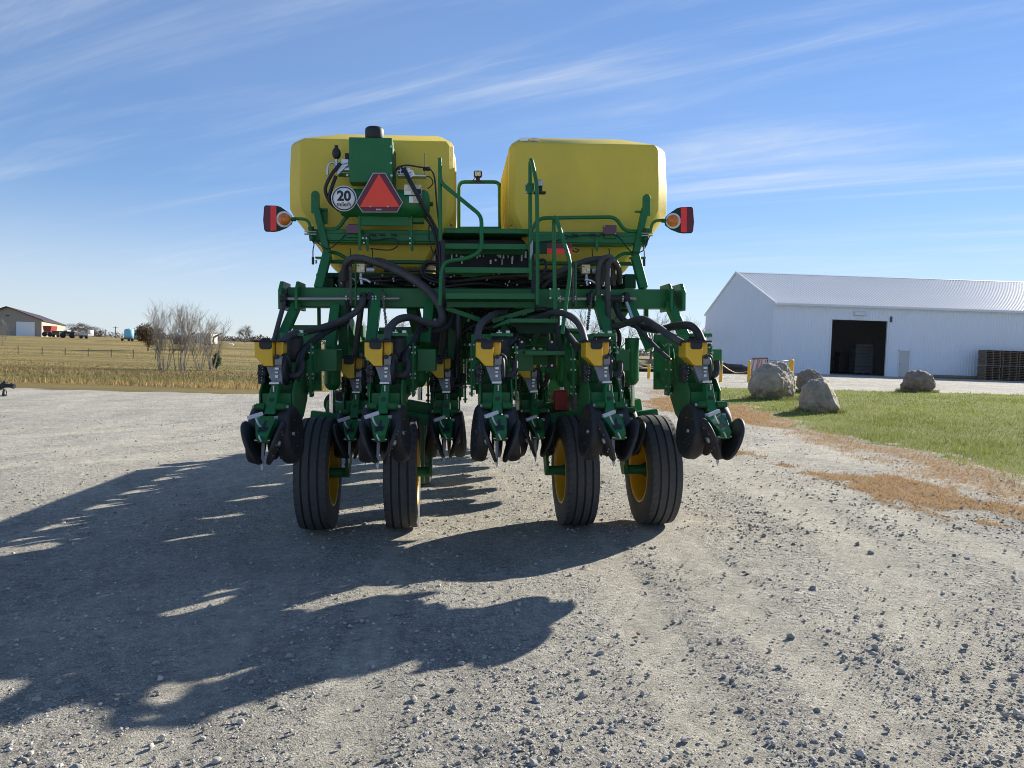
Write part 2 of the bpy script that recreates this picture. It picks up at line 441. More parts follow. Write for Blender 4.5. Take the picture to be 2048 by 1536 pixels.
def axis(stops):
    out = [stops[0][0]]
    for (a, sa), (b, sb) in zip(stops[:-1], stops[1:]):
        while out[-1] < b - 1e-6:
            t = (out[-1] - a) / (b - a); out.append(out[-1] + sa + (sb - sa) * max(0, t))
        out[-1] = b
    return np.array(out)
gy = axis([(-10, 0.6), (1.2, 0.08), (9, 0.075), (14, 0.13), (30, 0.3), (70, 1.0), (200, 5), (700, 40), (6000, 400)])
gxp = axis([(0, 0.075), (6.5, 0.085), (12, 0.2), (30, 0.6), (90, 3), (400, 30), (6000, 500)])
gx = np.concatenate([-gxp[:0:-1], gxp])
GX, GY = np.meshgrid(gx, gy)
TRK = np.clip(tracks(GX, GY), 0, 1); trk = TRK.ravel()
GZ = ground_h(GX, GY) - .010 * TRK
la, de, fi = zones(GX, GY)
nX, nY = len(gx), len(gy)
gv = np.stack([GX.ravel(), GY.ravel(), GZ.ravel()], 1)
gz = np.stack([la.ravel(), de.ravel(), fi.ravel()], 1)
ii = (np.arange(nY - 1)[:, None] * nX + np.arange(nX - 1)[None, :]).ravel()
gf = np.stack([ii, ii + 1, ii + nX + 1, ii + nX], 1)

def ground_material():
    m, nt, b = newmat('yard_ground'); N, K = nt.nodes, nt.links
    tcn = N.new('ShaderNodeTexCoord')
    def mapping(sc, rot=0):
        mp = N.new('ShaderNodeMapping'); mp.inputs['Scale'].default_value = sc; mp.inputs['Rotation'].default_value = (0, 0, rot)
        K.new(tcn.outputs['Object'], mp.inputs[0]); return mp.outputs[0]
    def noise(sc, detail=5, rough=0.6, vec=None):
        n = N.new('ShaderNodeTexNoise'); n.inputs['Scale'].default_value = sc; n.inputs['Detail'].default_value = detail
        n.inputs['Roughness'].default_value = rough
        K.new(vec or tcn.outputs['Object'], n.inputs[0]); return n.outputs['Fac']
    def rng_(v, a, b_, lo=0.0, hi=1.0):
        r = N.new('ShaderNodeMapRange'); r.inputs['From Min'].default_value = a; r.inputs['From Max'].default_value = b_
        r.inputs['To Min'].default_value = lo; r.inputs['To Max'].default_value = hi
        K.new(v, r.inputs['Value']); return r.outputs[0]
    def mix(f, a, b_, mode='MIX'):
        x = N.new('ShaderNodeMixRGB'); x.blend_type = mode
        for s, v in (('Fac', f), ('Color1', a), ('Color2', b_)):
            if isinstance(v, tuple): x.inputs[s].default_value = (*v, 1)
            elif isinstance(v, (int, float)): x.inputs[s].default_value = v
            else: K.new(v, x.inputs[s])
        return x.outputs[0]
    def m2(op, a, b_):
        n = N.new('ShaderNodeMath'); n.operation = op
        for i, v in enumerate((a, b_)):
            if isinstance(v, (int, float)): n.inputs[i].default_value = v
            else: K.new(v, n.inputs[i])
        return n.outputs[0]
    def vor(sc, vec=None):
        v = N.new('ShaderNodeTexVoronoi'); v.inputs['Scale'].default_value = sc
        K.new(vec or tcn.outputs['Object'], v.inputs['Vector']); return v
    # gravel: crushed limestone, packed fines and darker chips
    wob = N.new('ShaderNodeVectorMath'); wob.operation = 'ADD'
    nv = N.new('ShaderNodeTexNoise'); nv.inputs['Scale'].default_value = 30; K.new(tcn.outputs['Object'], nv.inputs[0])
    sc_ = N.new('ShaderNodeVectorMath'); sc_.operation = 'SCALE'; sc_.inputs['Scale'].default_value = 0.03
    K.new(nv.outputs['Color'], sc_.inputs[0]); K.new(tcn.outputs['Object'], wob.inputs[0]); K.new(sc_.outputs[0], wob.inputs[1])
    v1 = vor(24, wob.outputs[0]); v2 = vor(62, wob.outputs[0]); v3 = vor(150)
    def chan(v):
        s = N.new('ShaderNodeSeparateColor'); K.new(v.outputs['Color'], s.inputs[0]); return s.outputs[0]
    ta = N.new('ShaderNodeAttribute'); ta.attribute_name = 'track'
    tk_ = rng_(ta.outputs['Fac'], 0.25, 0.75)
    fines = m2('MAXIMUM', rng_(noise(1.0, 6, 0.65, mapping((1.3, 0.45, 1), 0.12)), 0.40, 0.68), m2('MULTIPLY', tk_, 0.95))
    big = noise(0.28, 4)
    c = mix(rng_(chan(v2), 0, 1), (0.29, 0.272, 0.235), (0.44, 0.415, 0.36))
    c = mix(rng_(chan(v3), 0.55, 0.95, 0.0, 0.85), c, (0.20, 0.19, 0.175))
    c = mix(rng_(chan(v3), 0.0, 0.30, 0.7, 0.0), c, (0.52, 0.49, 0.43))
    chip = m2('MULTIPLY', rng_(chan(v1), 0.46, 0.54), rng_(v1.outputs['Distance'], 0.52, 0.38))
    chip = m2('MULTIPLY', chip, rng_(fines, 0.0, 1.0, 0.95, 0.15))
    c = mix(chip, c, mix(chan(v2), (0.20, 0.20, 0.20), (0.38, 0.37, 0.345)))
    c = mix(fines, c, mix(0.6, c, (0.46, 0.43, 0.36)))
    grit = noise(150, 8, 0.85)
    c = mix(1.0, c, rng_(grit, 0.36, 0.64, 0.58, 1.75), 'MULTIPLY')
    mott = noise(13, 7, 0.85)
    c = mix(1.0, c, rng_(mott, 0.36, 0.64, 0.70, 1.28), 'MULTIPLY')
    patchy = noise(1.6, 6, 0.75)
    c = mix(1.0, c, rng_(patchy, 0.3, 0.7, 0.80, 1.14), 'MULTIPLY')
    c = mix(1.0, c, mix(rng_(big, 0.3, 0.7), (1.08, 1.08, 1.07), (1.28, 1.26, 1.22)), 'MULTIPLY')
    grav_h = m2('ADD', m2('MULTIPLY', chip, 0.9), m2('ADD', m2('MULTIPLY', rng_(v2.outputs['Distance'], 0.0, 0.6, 1, 0), 0.35), m2('MULTIPLY', rng_(v3.outputs['Distance'], 0.0, 0.6, 1, 0), 0.30)))
    grav_h = m2('ADD', grav_h, m2('ADD', m2('MULTIPLY', noise(7, 6, 0.7), 0.45), m2('MULTIPLY', grit, 0.9)))
    # grass under the blades
    at_ = N.new('ShaderNodeAttribute'); at_.attribute_name = 'zone'
    sz = N.new('ShaderNodeSeparateColor'); K.new(at_.outputs['Color'], sz.inputs[0])
    g1 = noise(0.7, 5, 0.6); g2 = noise(26, 5, 0.7)
    lawn = mix(rng_(g1, 0.3, 0.7), (0.23, 0.265, 0.05), (0.31, 0.325, 0.085))
    lawn = mix(rng_(g2, 0.3, 0.75, 0, 0.55), lawn, (0.19, 0.20, 0.07))
    lawn = mix(rng_(noise(5, 5, 0.7), 0.55, 0.75, 0, 0.5), lawn, (0.22, 0.18, 0.08))
    dead = mix(rng_(noise(2.2, 5), 0.3, 0.7), (0.47, 0.27, 0.11), (0.48, 0.34, 0.18))
    dead = mix(rng_(noise(30, 5, 0.7), 0.45, 0.7, 0, 0.7), dead, (0.30, 0.27, 0.22))
    bands = noise(1.0, 6, 0.62, mapping((0.018, 0.13, 1)))
    fld = mix(rng_(bands, 0.40, 0.60), (0.15, 0.14, 0.032), (0.38, 0.27, 0.105))
    fld = mix(rng_(noise(0.35, 6, 0.7, mapping((0.4, 1, 1))), 0.42, 0.72, 0, 0.8), fld, (0.21, 0.155, 0.075))
    fld = mix(rng_(noise(2.4, 6, 0.75), 0.4, 0.8, 0, 0.7), fld, (0.30, 0.25, 0.12))
    e = noise(14, 5, 0.75); e = rng_(e, 0.3, 0.7, -0.45, 0.45)
    def edge(s): return rng_(m2('ADD', s, m2('MULTIPLY', e, 0.9)), 0.35, 0.65)
    fl, fd, ff = edge(sz.outputs[0]), edge(sz.outputs[1]), edge(sz.outputs[2])
    col = mix(fd, c, dead); col = mix(fl, col, lawn); col = mix(ff, col, fld)
    K.new(col, b.inputs['Base Color'])
    b.inputs['Roughness'].default_value = 0.95; b.inputs['Specular IOR Level'].default_value = 0.15
    grass_h = m2('MULTIPLY', noise(60, 5, 0.8), 3.0)
    anyg = m2('MAXIMUM', fl, m2('MAXIMUM', fd, ff))
    hh = N.new('ShaderNodeMix'); hh.data_type = 'FLOAT'
    K.new(anyg, hh.inputs[0]); K.new(grav_h, hh.inputs[2]); K.new(grass_h, hh.inputs[3])
    bp = N.new('ShaderNodeBump'); bp.inputs['Strength'].default_value = 0.95; bp.inputs['Distance'].default_value = 0.028
    K.new(hh.outputs[0], bp.inputs['Height']); K.new(bp.outputs[0], b.inputs['Normal'])
    return m
M['ground'] = ground_material()
cls = np.zeros(len(gf), int)
fc = gz[gf].mean(1)
cls[fc[:, 0] > 0.5] = 1
cls[fc[:, 2] > 0.5] = 2
grounds = {}
for k, (nm, lb, ct) in enumerate([('gravel_lot', 'pale grey gravel yard with scattered stones and tyre tracks', 'gravel'),
                                  ('lawn', 'green mown lawn between the gravel and the white shed', 'lawn'),
                                  ('field', 'dry tan and green grass field rising beyond the gravel', 'field')]):
    ff_ = gf[cls == k]; used, inv = np.unique(ff_.ravel(), return_inverse=True)
    o = np_mesh(nm, gv[used], inv.reshape(-1, 4), 'ground', smooth=True)
    a = o.data.color_attributes.new('zone', 'FLOAT_COLOR', 'POINT')
    c4 = np.ones((len(used), 4), np.float32); c4[:, :3] = gz[used]; a.data.foreach_set('color', c4.ravel())
    a = o.data.attributes.new('track', 'FLOAT', 'POINT'); a.data.foreach_set('value', trk[used].astype(np.float32))
    tag(o, lb, ct, kind='structure'); grounds[nm] = o
# ------------------------------------------------------------------ the planter
PL = empty('row_crop_planter', RT @ Matrix.Translation(MLOC) @ MROT.to_4x4())
tag(PL, 'green and yellow row crop planter with two big seed tanks, seen from behind', 'planter')
XC = -0.03
def P(*t): return L(*t)
def path(*pts): return [L(*p) for p in pts]

# ---- toolbar and frame
b = MB(); b.box(-1.70, 1.67, 0.30, 0.48, 1.815, 1.985); b.build('toolbar', 'green', PL, 0.008)
for x0, x1 in ((-1.745, -1.715), (-1.61, -1.585), (1.585, 1.61), (1.69, 1.72)):
    b = MB(); b.prism([(x0, 0.16, 1.79), (x0, 0.16, 1.95), (x0, 0.24, 2.03), (x0, 0.52, 2.03), (x0, 0.52, 1.79)], (x1 - x0, 0, 0))
    b.build('end_plate', 'green', PL, 0.004)
b = MB(); b.box(-1.35, 1.32, 1.05, 1.22, 1.36, 1.53); b.box(-1.9, -1.2, 1.45, 1.6, 1.55, 1.7); b.build('front_toolbar', 'green2', PL, 0.008)
b = MB(); b.box(-0.17, 0.12, 0.48, 4.6, 1.40, 1.62); b.box(-0.12, 0.07, 4.6, 7.4, 0.95, 1.15); b.beam((-0.025, 4.5, 1.5), (-0.025, 5.2, 1.05), 0.2, 0.2); b.build('tongue', 'green2', PL, 0.01)
for s in (-1, 1):
    for dx in (0.62, 1.25):
        b = MB(); b.beam((XC + s * dx, 0.40, 1.85), (XC + s * (dx - .05), 1.15, 1.5), 0.09, 0.14); b.build('frame_brace', 'green2', PL, 0.006)
    # folded wing running forward beside the tongue
    b = MB(); b.box(XC + s * 0.98 - 0.09, XC + s * 0.98 + 0.09, 1.3, 5.6, 1.46, 1.64)
    b.beam((XC + s * 0.6, 1.3, 1.6), (XC + s * 0.98, 1.6, 1.6), 0.16, 0.16); b.build('wing_toolbar', 'green2', PL, 0.008)

# ---- drop legs carrying rows (slanted plates beneath the toolbar)
def leg(a, c, w, h, mat_='green', nm='drop_leg'):
    b = MB(); b.beam(P(*a), P(*c), w, h, up=(0, 1, 0)); return b.build(nm, mat_, PL, 0.005)
leg((594, 608, .26), (558, 690, .06), 0.075, 0.10)
leg((1338, 608, .26), (1372, 680, .06), 0.075, 0.10)
leg((755, 585, .24), (741, 690, .0), 0.085, 0.10)
leg((1192, 590, .24), (1222, 690, .0), 0.085, 0.10)
leg((1252, 590, .28), (1300, 700, .05), 0.06, 0.08)
leg((860, 600, .24), (850, 690, .05), 0.085, 0.11)
leg((672, 612, .26), (661, 700, .10), 0.08, 0.11)
for x0 in (688, 905, 1010):
    leg((x0, 610, .30), (x0 - 2, 720, .32), 0.07, 0.1, 'green2')
b = MB(); b.pbox(634, 616, 640, 660, .5, .06); b.build('hanger', 'green2', PL, 0.003)
b = MB(); b.pbox(1290, 616, 1297, 652, .5, .06); b.build('hanger', 'green2', PL, 0.003)

# ---- lift cylinders beside the transport wheels
def cylinder(px, top, mid, bot, y, r=.075, fork=True):
    b = MB(); b.tube([P(px, top, y), P(px, mid, y)], r, 18, raw=True); b.lathe([(r, 0), (r * .8, .03), (r * .45, .05)], P(px, mid, y), (0, 0, -1), 18)
    o = b.build('lift_cylinder', 'green', PL)
    b = MB(); b.cyl(P(px, mid - 2, y), P(px, bot, y), r * .38, 12); b.build('cylinder_rod', 'chrome', o)
    return o
cylinder(665, 690, 768, 826, 0.12, .068)
cylinder(1264, 676, 758, 812, 0.12, .060)
cylinder(1124, 700, 762, 800, 0.16, .052)
cylinder(840, 700, 762, 800, 0.16, .052)
b = MB(); b.pbox(1108, 781, 1136, 822, .08, .12); b.build('cylinder_stop', 'redpaint', PL, 0.012, 2)

# ---- transport wheels
R_T = 0.455
WY = -0.11
def tyre_prof():
    hw = 0.138
    p = [(.262, -.10), (.270, -.128), (.33, -hw), (.395, -hw * .99), (.425, -hw * .955)]
    g = 0.008
    for k, xg in enumerate((-.066, 0.0, .066)):
        pass
    edges = [-.128, -.076, -.058, -.009, .009, .058, .076, .128]
    crown = lambda x: R_T - 0.9 * x * x
    p.append((crown(-.128), -.128))
    p += [(crown(-.076), -.076), (crown(-.072) - .018, -.071), (crown(-.062) - .018, -.063), (crown(-.058), -.058)]
    p += [(crown(-.009), -.009), (crown(0) - .018, -.005), (crown(0) - .018, .005), (crown(.009), .009)]
    p += [(crown(.058), .058), (crown(.062) - .018, .063), (crown(.072) - .018, .071), (crown(.076), .076)]
    p.append((crown(.128), .128))
    p += [(.425, hw * .955), (.395, hw * .99), (.33, hw), (.270, .128), (.262, .10)]
    return [(r, x * .93) for r, x in p]
wheel_meshes = None
def wheel(x, side):
    rz = math.radians(0.4 if side > 0 else 2.4); ax = Vector((math.cos(rz), math.sin(rz), 0)); o = Vector((x, WY, R_T))
    b = MB()
    # dished disc wheel; the open, dished side faces `side`
    b.lathe([(.275, .116), (.268, .123), (.258, .121), (.252, .10), (.240, .07), (.238, -.07), (.252, -.10), (.258, -.121), (.268, -.123), (.275, -.116)], o, ax, 40)
    b.lathe([(.244, -side * .04), (.17, -side * .062), (.10, -side * .050), (.085, -side * .028), (.0001, -side * .028)], o, ax, 40)
    b.lathe([(.244, -side * .048), (.17, -side * .070), (.10, -side * .058), (.085, -side * .036), (.0001, -side * .036)], o, ax, 40)
    w = b.build('transport_wheel', 'rim', PL)
    b = MB(); tp = tyre_prof(); b.lathe(tp[:6], o, ax, 72); b.lathe_sharp(tp[5:-5], o, ax, 72); b.lathe(tp[-6:], o, ax, 72)
    b.v = [(p[0] + (p[0] - o.x) * max(0, .10 - p[2]) * .9, p[1], max(p[2], .012)) for p in b.v]     # flattened and bulging where it carries the load
    b.build('tyre', 'rubber', w)
    # fine sipes across the ribs
    b = MB()
    for k in range(44):
        a = 2 * math.pi * k / 44
        for xc in (-.097, .097):
            r = R_T - 0.9 * xc * xc - .0012
            da = .05 if xc > 0 else -.05
            p0 = o + ax * (xc - .024) + Vector((0, math.cos(a), math.sin(a))) * r
            p1 = o + ax * (xc + .024) + Vector((0, math.cos(a + da), math.sin(a + da))) * r
            b.beam(p0, p1, .003, .002, up=(0, math.cos(a), math.sin(a)))
    b.build('tread_sipes', 'ink', w, kind='stuff')
    b = MB(); b.lathe([(.058, -side * .03), (.058, side * .06), (.04, side * .10), (.04, side * .24), (.0001, side * .24)], o, ax, 20)
    b.build('hub', 'green2', w)
    b = MB()
    for k in range(8):
        a = 2 * math.pi * k / 8
        c = o + ax * (-side * .026) + Vector((-math.sin(rz) * 0, math.cos(a) * .075, math.sin(a) * .075))
        b.cyl(c, c + ax * (side * .022), .009, 6, smooth=False)
    b.build('wheel_nuts', 'bolt', w, kind='stuff')
    # trailing fork plate on the open side
    xs = x + side * .215
    b = MB()
    b.prism([(xs, -.03, .40), (xs, -.165, .44), (xs, -.17, .50), (xs, .06, .92), (xs, .42, 1.30), (xs, .55, 1.25), (xs, .30, .80), (xs, .01, .42)], (.022 * side, 0, 0))
    fo = b.build('wheel_fork', 'green2', PL, 0.004)
    b = MB(); b.beam((xs + .01 * side, .30, .92), (x - side * .0, .34, .96), .10, .12); b.beam((xs + .01 * side, .1, .86), (x - side * .10, .12, .90), .07, .09)
    b.build('fork_arm', 'green', fo, 0.005)
    b = MB()
    for k in range(6):
        b.cyl((xs - .012 * side, -.12 + .022 * k, .47 + .05 * k), (xs + .004 * side, -.12 + .022 * k, .47 + .05 * k), .008, 6)
    b.build('fork_bolts', 'ink', fo, kind='stuff')
    return w
for x, s in ((-1.375, 1), (-0.70, 1), (0.71, -1), (1.365, -1)): wheel(x, s)
# a front support wheel glimpsed under the frame
def small_wheel(x, y, r=.38):
    b = MB(); o = Vector((x, y, r)); ax = Vector((1, 0, 0))
    b.lathe([(.0001, .02), (.20, .03), (.215, .10), (.23, .10)], o, ax, 28); b.lathe([(.23, -.10), (.215, -.10), (.20, -.0), (.0001, .0)], o, ax, 28)
    w = b.build('support_wheel', 'rim', PL)
    b = MB(); b.lathe([(.215, -.09), (.25, -.115), (.33, -.12), (.365, -.10), (r, -.04), (r, .04), (.365, .10), (.33, .12), (.25, .115), (.215, .09)], o, ax, 36); b.build('tyre', 'rubber', w)
small_wheel(-0.66, 1.9)
b = MB(); b.beam(P(846, 830, .1), P(846, 966, .1), .02, .05); b.build('wheel_link', 'green', PL, 0.002)

# ---- row units: one prototype behind row three, copied to the other rows
X3 = 0.02
def R3(px, py, y): v = L(px, py, y); v.x -= X3; return v
def make_row():
    b = MB()
    # shank: two profiled side plates joined by cross webs
    for s in (-1, 1):
        x = s * .105
        b.prism([(x, -1.00, .98), (x, -1.00, 1.16), (x, -.90, 1.24), (x, -.62, 1.25), (x, -.52, 1.46), (x, -.46, 1.46), (x, -.46, 1.08), (x, -.62, .96), (x, -.80, .90)], (.012 * s, 0, 0))
    b.box(-.10, .10, -.98, -.966, 1.0, 1.15); b.box(-.10, .10, -.70, -.68, 1.0, 1.2); b.box(-.10, .10, -.50, -.485, 1.1, 1.42)
    # parallel arms up to the head bracket
    for s in (-1, 1):
        for z in (1.14, 1.40):
            b.beam((s * .125, -.52, z), (s * .125, -.08, z + .10), .014, .055)
    b.box(-.16, .16, -.09, -.06, 1.12, 1.58)
    row = b.build('row_unit', 'green', PL, 0.003)
    # bracket plate to the right of the unit
    b = MB(); b.box(.185, .325, -.36, -.345, 1.285, 1.455); b.box(.30, .325, -.345, -.06, 1.285, 1.455); b.build('head_plate', 'green', row, 0.003)
    # ladder of bolted arm castings on the left and right
    for s in (-1, 1):
        b = MB()
        b.prism([(s * .158, -.62, 1.10), (s * .158, -.64, 1.30), (s * .158, -.58, 1.50), (s * .158, -.50, 1.50), (s * .158, -.52, 1.30), (s * .158, -.50, 1.10)], (.016 * s, 0, 0))
        arm = b.build('arm_casting', 'green', row, 0.003)
        b = MB()
        rb = random.Random(4 + s)
        for z in ((1.12, 1.17, 1.30, 1.38, 1.49) if s < 0 else (1.13, 1.24, 1.27, 1.43, 1.47)):
            y = -.645 + rb.uniform(0, .05)
            b.cyl((s * (.150 + rb.uniform(-.012, .012)), y - .004, z), (s * .150, y + .03, z), rb.uniform(.005, .009), 6, smooth=False)
            b.cyl((s * .174, -.58, z), (s * .186, -.58, z), .010, 6, smooth=False)
        b.build('bolts', 'bolt', row, kind='stuff')
    # seed hopper
    t = lambda px, py, y=-1.0: R3(px, py, y)
    b = MB()
    D = .20
    b.prism([t(952, 684), t(952, 714), t(958, 718.5), t(970, 732), t(987, 732), t(987, 684)], (0, D, 0))
    q = -.93
    b.prism([R3(987.2, 684, q), R3(987.2, 714, q), R3(996, 713, q), R3(1002, 706, q), R3(1002, 684, q)], (0, .13, 0))
    b.build('seed_hopper', 'yellow', row, 0.006, 2)
    b = MB(); z = t(952, 684).z; x0 = t(948.5, 684).x; x1 = t(1005.5, 684).x
    b.box(x0, x1, -1.012, -.79, z, z + .012); b.box(x0 + .05, x0 + .1, -.96, -.90, z + .012, z + .026)
    a = [t(962, 684, -1.0), t(962, 694, -1.0), t(964, 697, -1.0), t(967, 698.5, -1.0), t(981, 698.5, -1.0), t(984, 697, -1.0), t(986, 694, -1.0), t(986, 684, -1.0)]
    b.prism([p + Vector((0, -.010, 0)) for p in a], (0, .012, 0))
    b.build('hopper_lid', 'black', row, 0.003)
    # seed meter
    b = MB()
    b.prism([R3(971, 732, -.96), R3(984, 768, -.98), R3(1003, 768, -.98), R3(1003, 712, -.96), R3(988, 712, -.96), R3(987, 732, -.96)], (0, .10, 0))
    me = b.build('seed_meter', 'meter', row, 0.006, 2)
    b = MB(); c = R3(1000, 738, -.90)
    b.lathe([(.0001, .022), (.085, .020), (.108, .012), (.114, .0), (.108, -.012), (.0001, -.02)], c + Vector((.014, .03, 0)), (1, 0, 0), 28); b.build('vacuum_dome', 'black', me)
    b = MB(); b.prism([R3(989, 711, -.985), R3(989, 730, -.985), R3(1003, 730, -.985), R3(1003, 716, -.985), R3(999, 711, -.985)], (0, .03, 0)); b.build('meter_latch_block', 'meter', me, 0.003)
    b = MB(); b.cyl(R3(994.5, 713.5, -1.01), R3(994.5, 713.5, -.97), .016, 16); b.build('knob', 'ink', me)
    b = MB(); b.pbox(0, 0, 0, 0, 0, 0) if False else None
    for (px0, py0, px1, py1) in ((990, 734, 998, 739), (990.5, 742, 996.5, 746), (990.5, 749, 996.5, 755)):
        a0 = R3(px0, py0, -.995); a1 = R3(px1, py1, -.995); b.box(a0.x, a1.x, -.995, -.975, a1.z, a0.z)
    b.build('latch', 'zinc', me, 0.002)
    b = MB(); c = R3(960, 745, -.88); b.lathe([(.0001, -.055), (.032, -.05), (.036, -.02), (.040, .03), (.0001, .05)], c, (0, 1, 0), 18)
    b.box(c.x - .03, c.x + .02, -.92, -.80, c.z - .075, c.z + .06); b.build('meter_drive', 'black', row, 0.004)
    b = MB()
    for k in range(6): b.ball((c.x + .004 + .004 * math.sin(k), -.937, c.z + .055 - .021 * k), .0045, 1, 6)
    b.build('rivets', 'bolt', row, kind='stuff')
    b = MB(); c = R3(1003, 751, -.86); b.tube([c, c + Vector((.06, 0, .0)), c + Vector((.095, .03, .03)), c + Vector((.10, .06, .10))], .024, 12)
    b.lathe([(.030, -.012), (.030, .012)], c + Vector((.05, 0, 0)), (1, 0, 0), 12); b.build('vacuum_elbow', 'rubber2', row)
    b = MB(); c = R3(1001, 713, -.92); b.tube([c, c + Vector((.022, .0, .002)), c + Vector((.034, 0, -.02)), c + Vector((.036, .02, -.06))], .014, 8); b.build('latch_handle', 'rubber2', row)
    # plate over the closing arm
    b = MB(); a0 = R3(984, 763, -1.06); a1 = R3(1003, 767.5, -1.06); b.box(a0.x, a1.x, -1.06, -.98, a1.z, a0.z); b.build('spring_plate', 'zinc', row, 0.002)
    # closing arm
    b = MB()
    b.prism([R3(989.5, 769, -1.08), R3(1003, 769, -1.08), R3(1004, 790, -1.12), R3(1005.5, 826, -1.20), R3(984, 826, -1.20), R3(987, 790, -1.12)], (0, .09, 0))
    ca = b.build('closing_arm', 'green', row, 0.005, 2)
    b = MB()
    for k in range(4):
        yy = -1.089 - .0066 * k; a0 = R3(991.5, 772 + 3.4 * k, yy); a1 = R3(1001.5, 774.2 + 3.4 * k, yy); b.box(a0.x, a1.x, a0.y, a0.y + .012, a1.z, a0.z)
    c = R3(995, 797.5, -1.150); b.prism([c + Vector((.017 * math.cos(i * math.pi / 8), 0, .013 * math.sin(i * math.pi / 8))) for i in range(16)], (0, .02, 0))
    b.build('arm_slot', 'ink', ca)
    b = MB(); c = R3(996.5, 776, -1.105); b.cyl(c + Vector((0, -.004, .02)), c + Vector((0, -.004, -.02)), .006, 8); b.build('spring_bolt', 'bolt', ca)
    # closing frame box
    b = MB()
    T0 = [R3(978, 829, -1.24), R3(1013, 829, -1.24), R3(1014.5, 838, -1.32), R3(1014.5, 867, -1.46), R3(990, 867, -1.46), R3(978, 840, -1.32)]
    b.prism(T0, (0, .035, -.055))
    b.prism([R3(990, 867, -1.462), R3(1014.5, 867, -1.462), R3(1012, 878, -1.45), R3(992, 878, -1.45)], (0, .05, 0))
    cf = b.build('closing_frame', 'green', row, 0.004)
    b = MB()
    def on(px, py): 
        y = (-1.24 - (py - 829) / 9 * .08 if py < 838 else -1.32 - (py - 838) / 29 * .14) - .007
        return R3(px, py, y)
    for pl in ([(997, 838), (1001, 838), (1001, 850), (997, 850)], [(990, 853), (1000, 849), (1010, 852), (1009, 854), (1000, 852), (992, 856)], [(991, 858), (1000, 853), (1008, 857), (1006, 859), (1000, 857.5), (993, 861)]):
        b.prism([on(*p) for p in pl], (0, .006, .0))
    b.build('frame_slot', 'ink', cf)
    b = MB()
    for sx in (978, 1013): c = R3(sx, 833, -1.26); b.cyl(c + Vector((-.012, 0, 0)), c + Vector((.012, 0, 0)), .013, 6, smooth=False)
    c0 = R3(986, 877, -1.44); c1 = R3(1016, 877, -1.44); b.cyl(c0, c1, .006, 8)
    b.build('frame_bolts', 'bolt', cf, kind='stuff')
    # T handle
    b = MB(); a0 = R3(970, 833.5, -1.40); a1 = R3(996, 824, -1.36)
    b.beam(a0, a1, .022, .024); b.tube([(a0 + a1) / 2 + Vector((0, .004, -.004)), R3(988, 843, -1.385), R3(993, 851, -1.37)], .007, 8); b.build('adjust_handle', 'grey', row, 0.004)
    b = MB(); b.tube([R3(997, 868, -1.462), R3(999, 872, -1.475), R3(1002, 879, -1.47)], .006, 8); b.build('handle_tip', 'grey', row)
    # closing wheels
    for s in (-1, 1):
        c = R3(977, 882, -1.38) if s < 0 else R3(1023, 882, -1.38)
        ax = Vector((s * math.cos(.34), .03, -.34)).normalized()
        b = MB(); r = .148
        b.lathe([(.0001, .007), (.10, .008), (.125, .012), (r - .003, .010), (r, .004), (r, -.004), (r - .003, -.010), (.125, -.010), (.10, -.006), (.0001, -.005)], c, ax, 36)
        w = b.build('closing_wheel', 'rubber2', row)
        b = MB(); b.lathe([(.020, .010), (.020, .022), (.012, .028), (.0001, .028)], c, ax, 12)
        u = ax.cross(Vector((0, 0, 1))).normalized(); v = ax.cross(u)
        for k in range(5):
            a = 2 * math.pi * k / 5; p = c + (u * math.cos(a) + v * math.sin(a)) * .085
            b.cyl(p + ax * .008, p + ax * .0165, .005, 6)
        b.build('wheel_bolts', 'steel', w, kind='stuff')
    # gauge wheels and their arms
    for s in (-1, 1):
        c = Vector((-.115, -1.06, .875)) if s < 0 else Vector((.105, -1.06, .875))
        ax = Vector((s, -.08, .10)).normalized(); r = .200
        b = MB(); hw = .047
        b.lathe([(.0001, hw * .35), (.13, hw * .45), (.150, hw * .9), (.175, hw), (.192, hw * .75), (r, hw * .2), (r, -hw * .6), (.19, -hw * .95), (.16, -hw), (.14, -hw * .6), (.0001, -hw * .5)], c, ax, 40)
        g = b.build('gauge_wheel', 'rubber2', row)
        b = MB(); u = ax.cross(Vector((0, 0, 1))).normalized(); v = ax.cross(u)
        for k in range(6):
            a = 2 * math.pi * k / 6; p = c + (u * math.cos(a) + v * math.sin(a)) * .105
            b.cyl(p + ax * .02, p + ax * .029, .004, 6)
        b.lathe([(.014, .0), (.014, .030), (.0001, .032)], c, ax, 10)
        b.build('wheel_bolts', 'steel', g, kind='stuff')
        b = MB(); p0 = R3(983 if s < 0 else 1005, 811.5, -1.17); p1 = R3(968 if s < 0 else 1022, 811.5, -1.17)
        b.cyl(p0, p1, .024, 16); b.cyl(p1, p1 + Vector((s * .012, 0, 0)), .019, 14); b.build('gauge_arm', 'green2', row)
        b = MB(); b.cyl(p1 + Vector((s * .012, 0, 0)), p1 + Vector((s * .026, 0, 0)), .011, 6, smooth=False); b.build('arm_bolt', 'bolt', row)
    # opener discs and seed firmer strip
    b = MB()
    for s in (-1, 1): b.lathe([(.0001, .003), (.175, .002), (.175, -.002), (.0001, -.003)], (s * .02, -.95, .86), Vector((s, .10, 0)), 36)
    b.build('opener_disc', 'chain', row)
    b = MB(); b.prism([R3(990.5, 880, -1.33), R3(997, 880, -1.33), R3(996, 930, -1.37), R3(993.5, 937, -1.37), R3(991, 930, -1.37)], (0, .006, 0)); b.build('seed_firmer', 'grey', row)
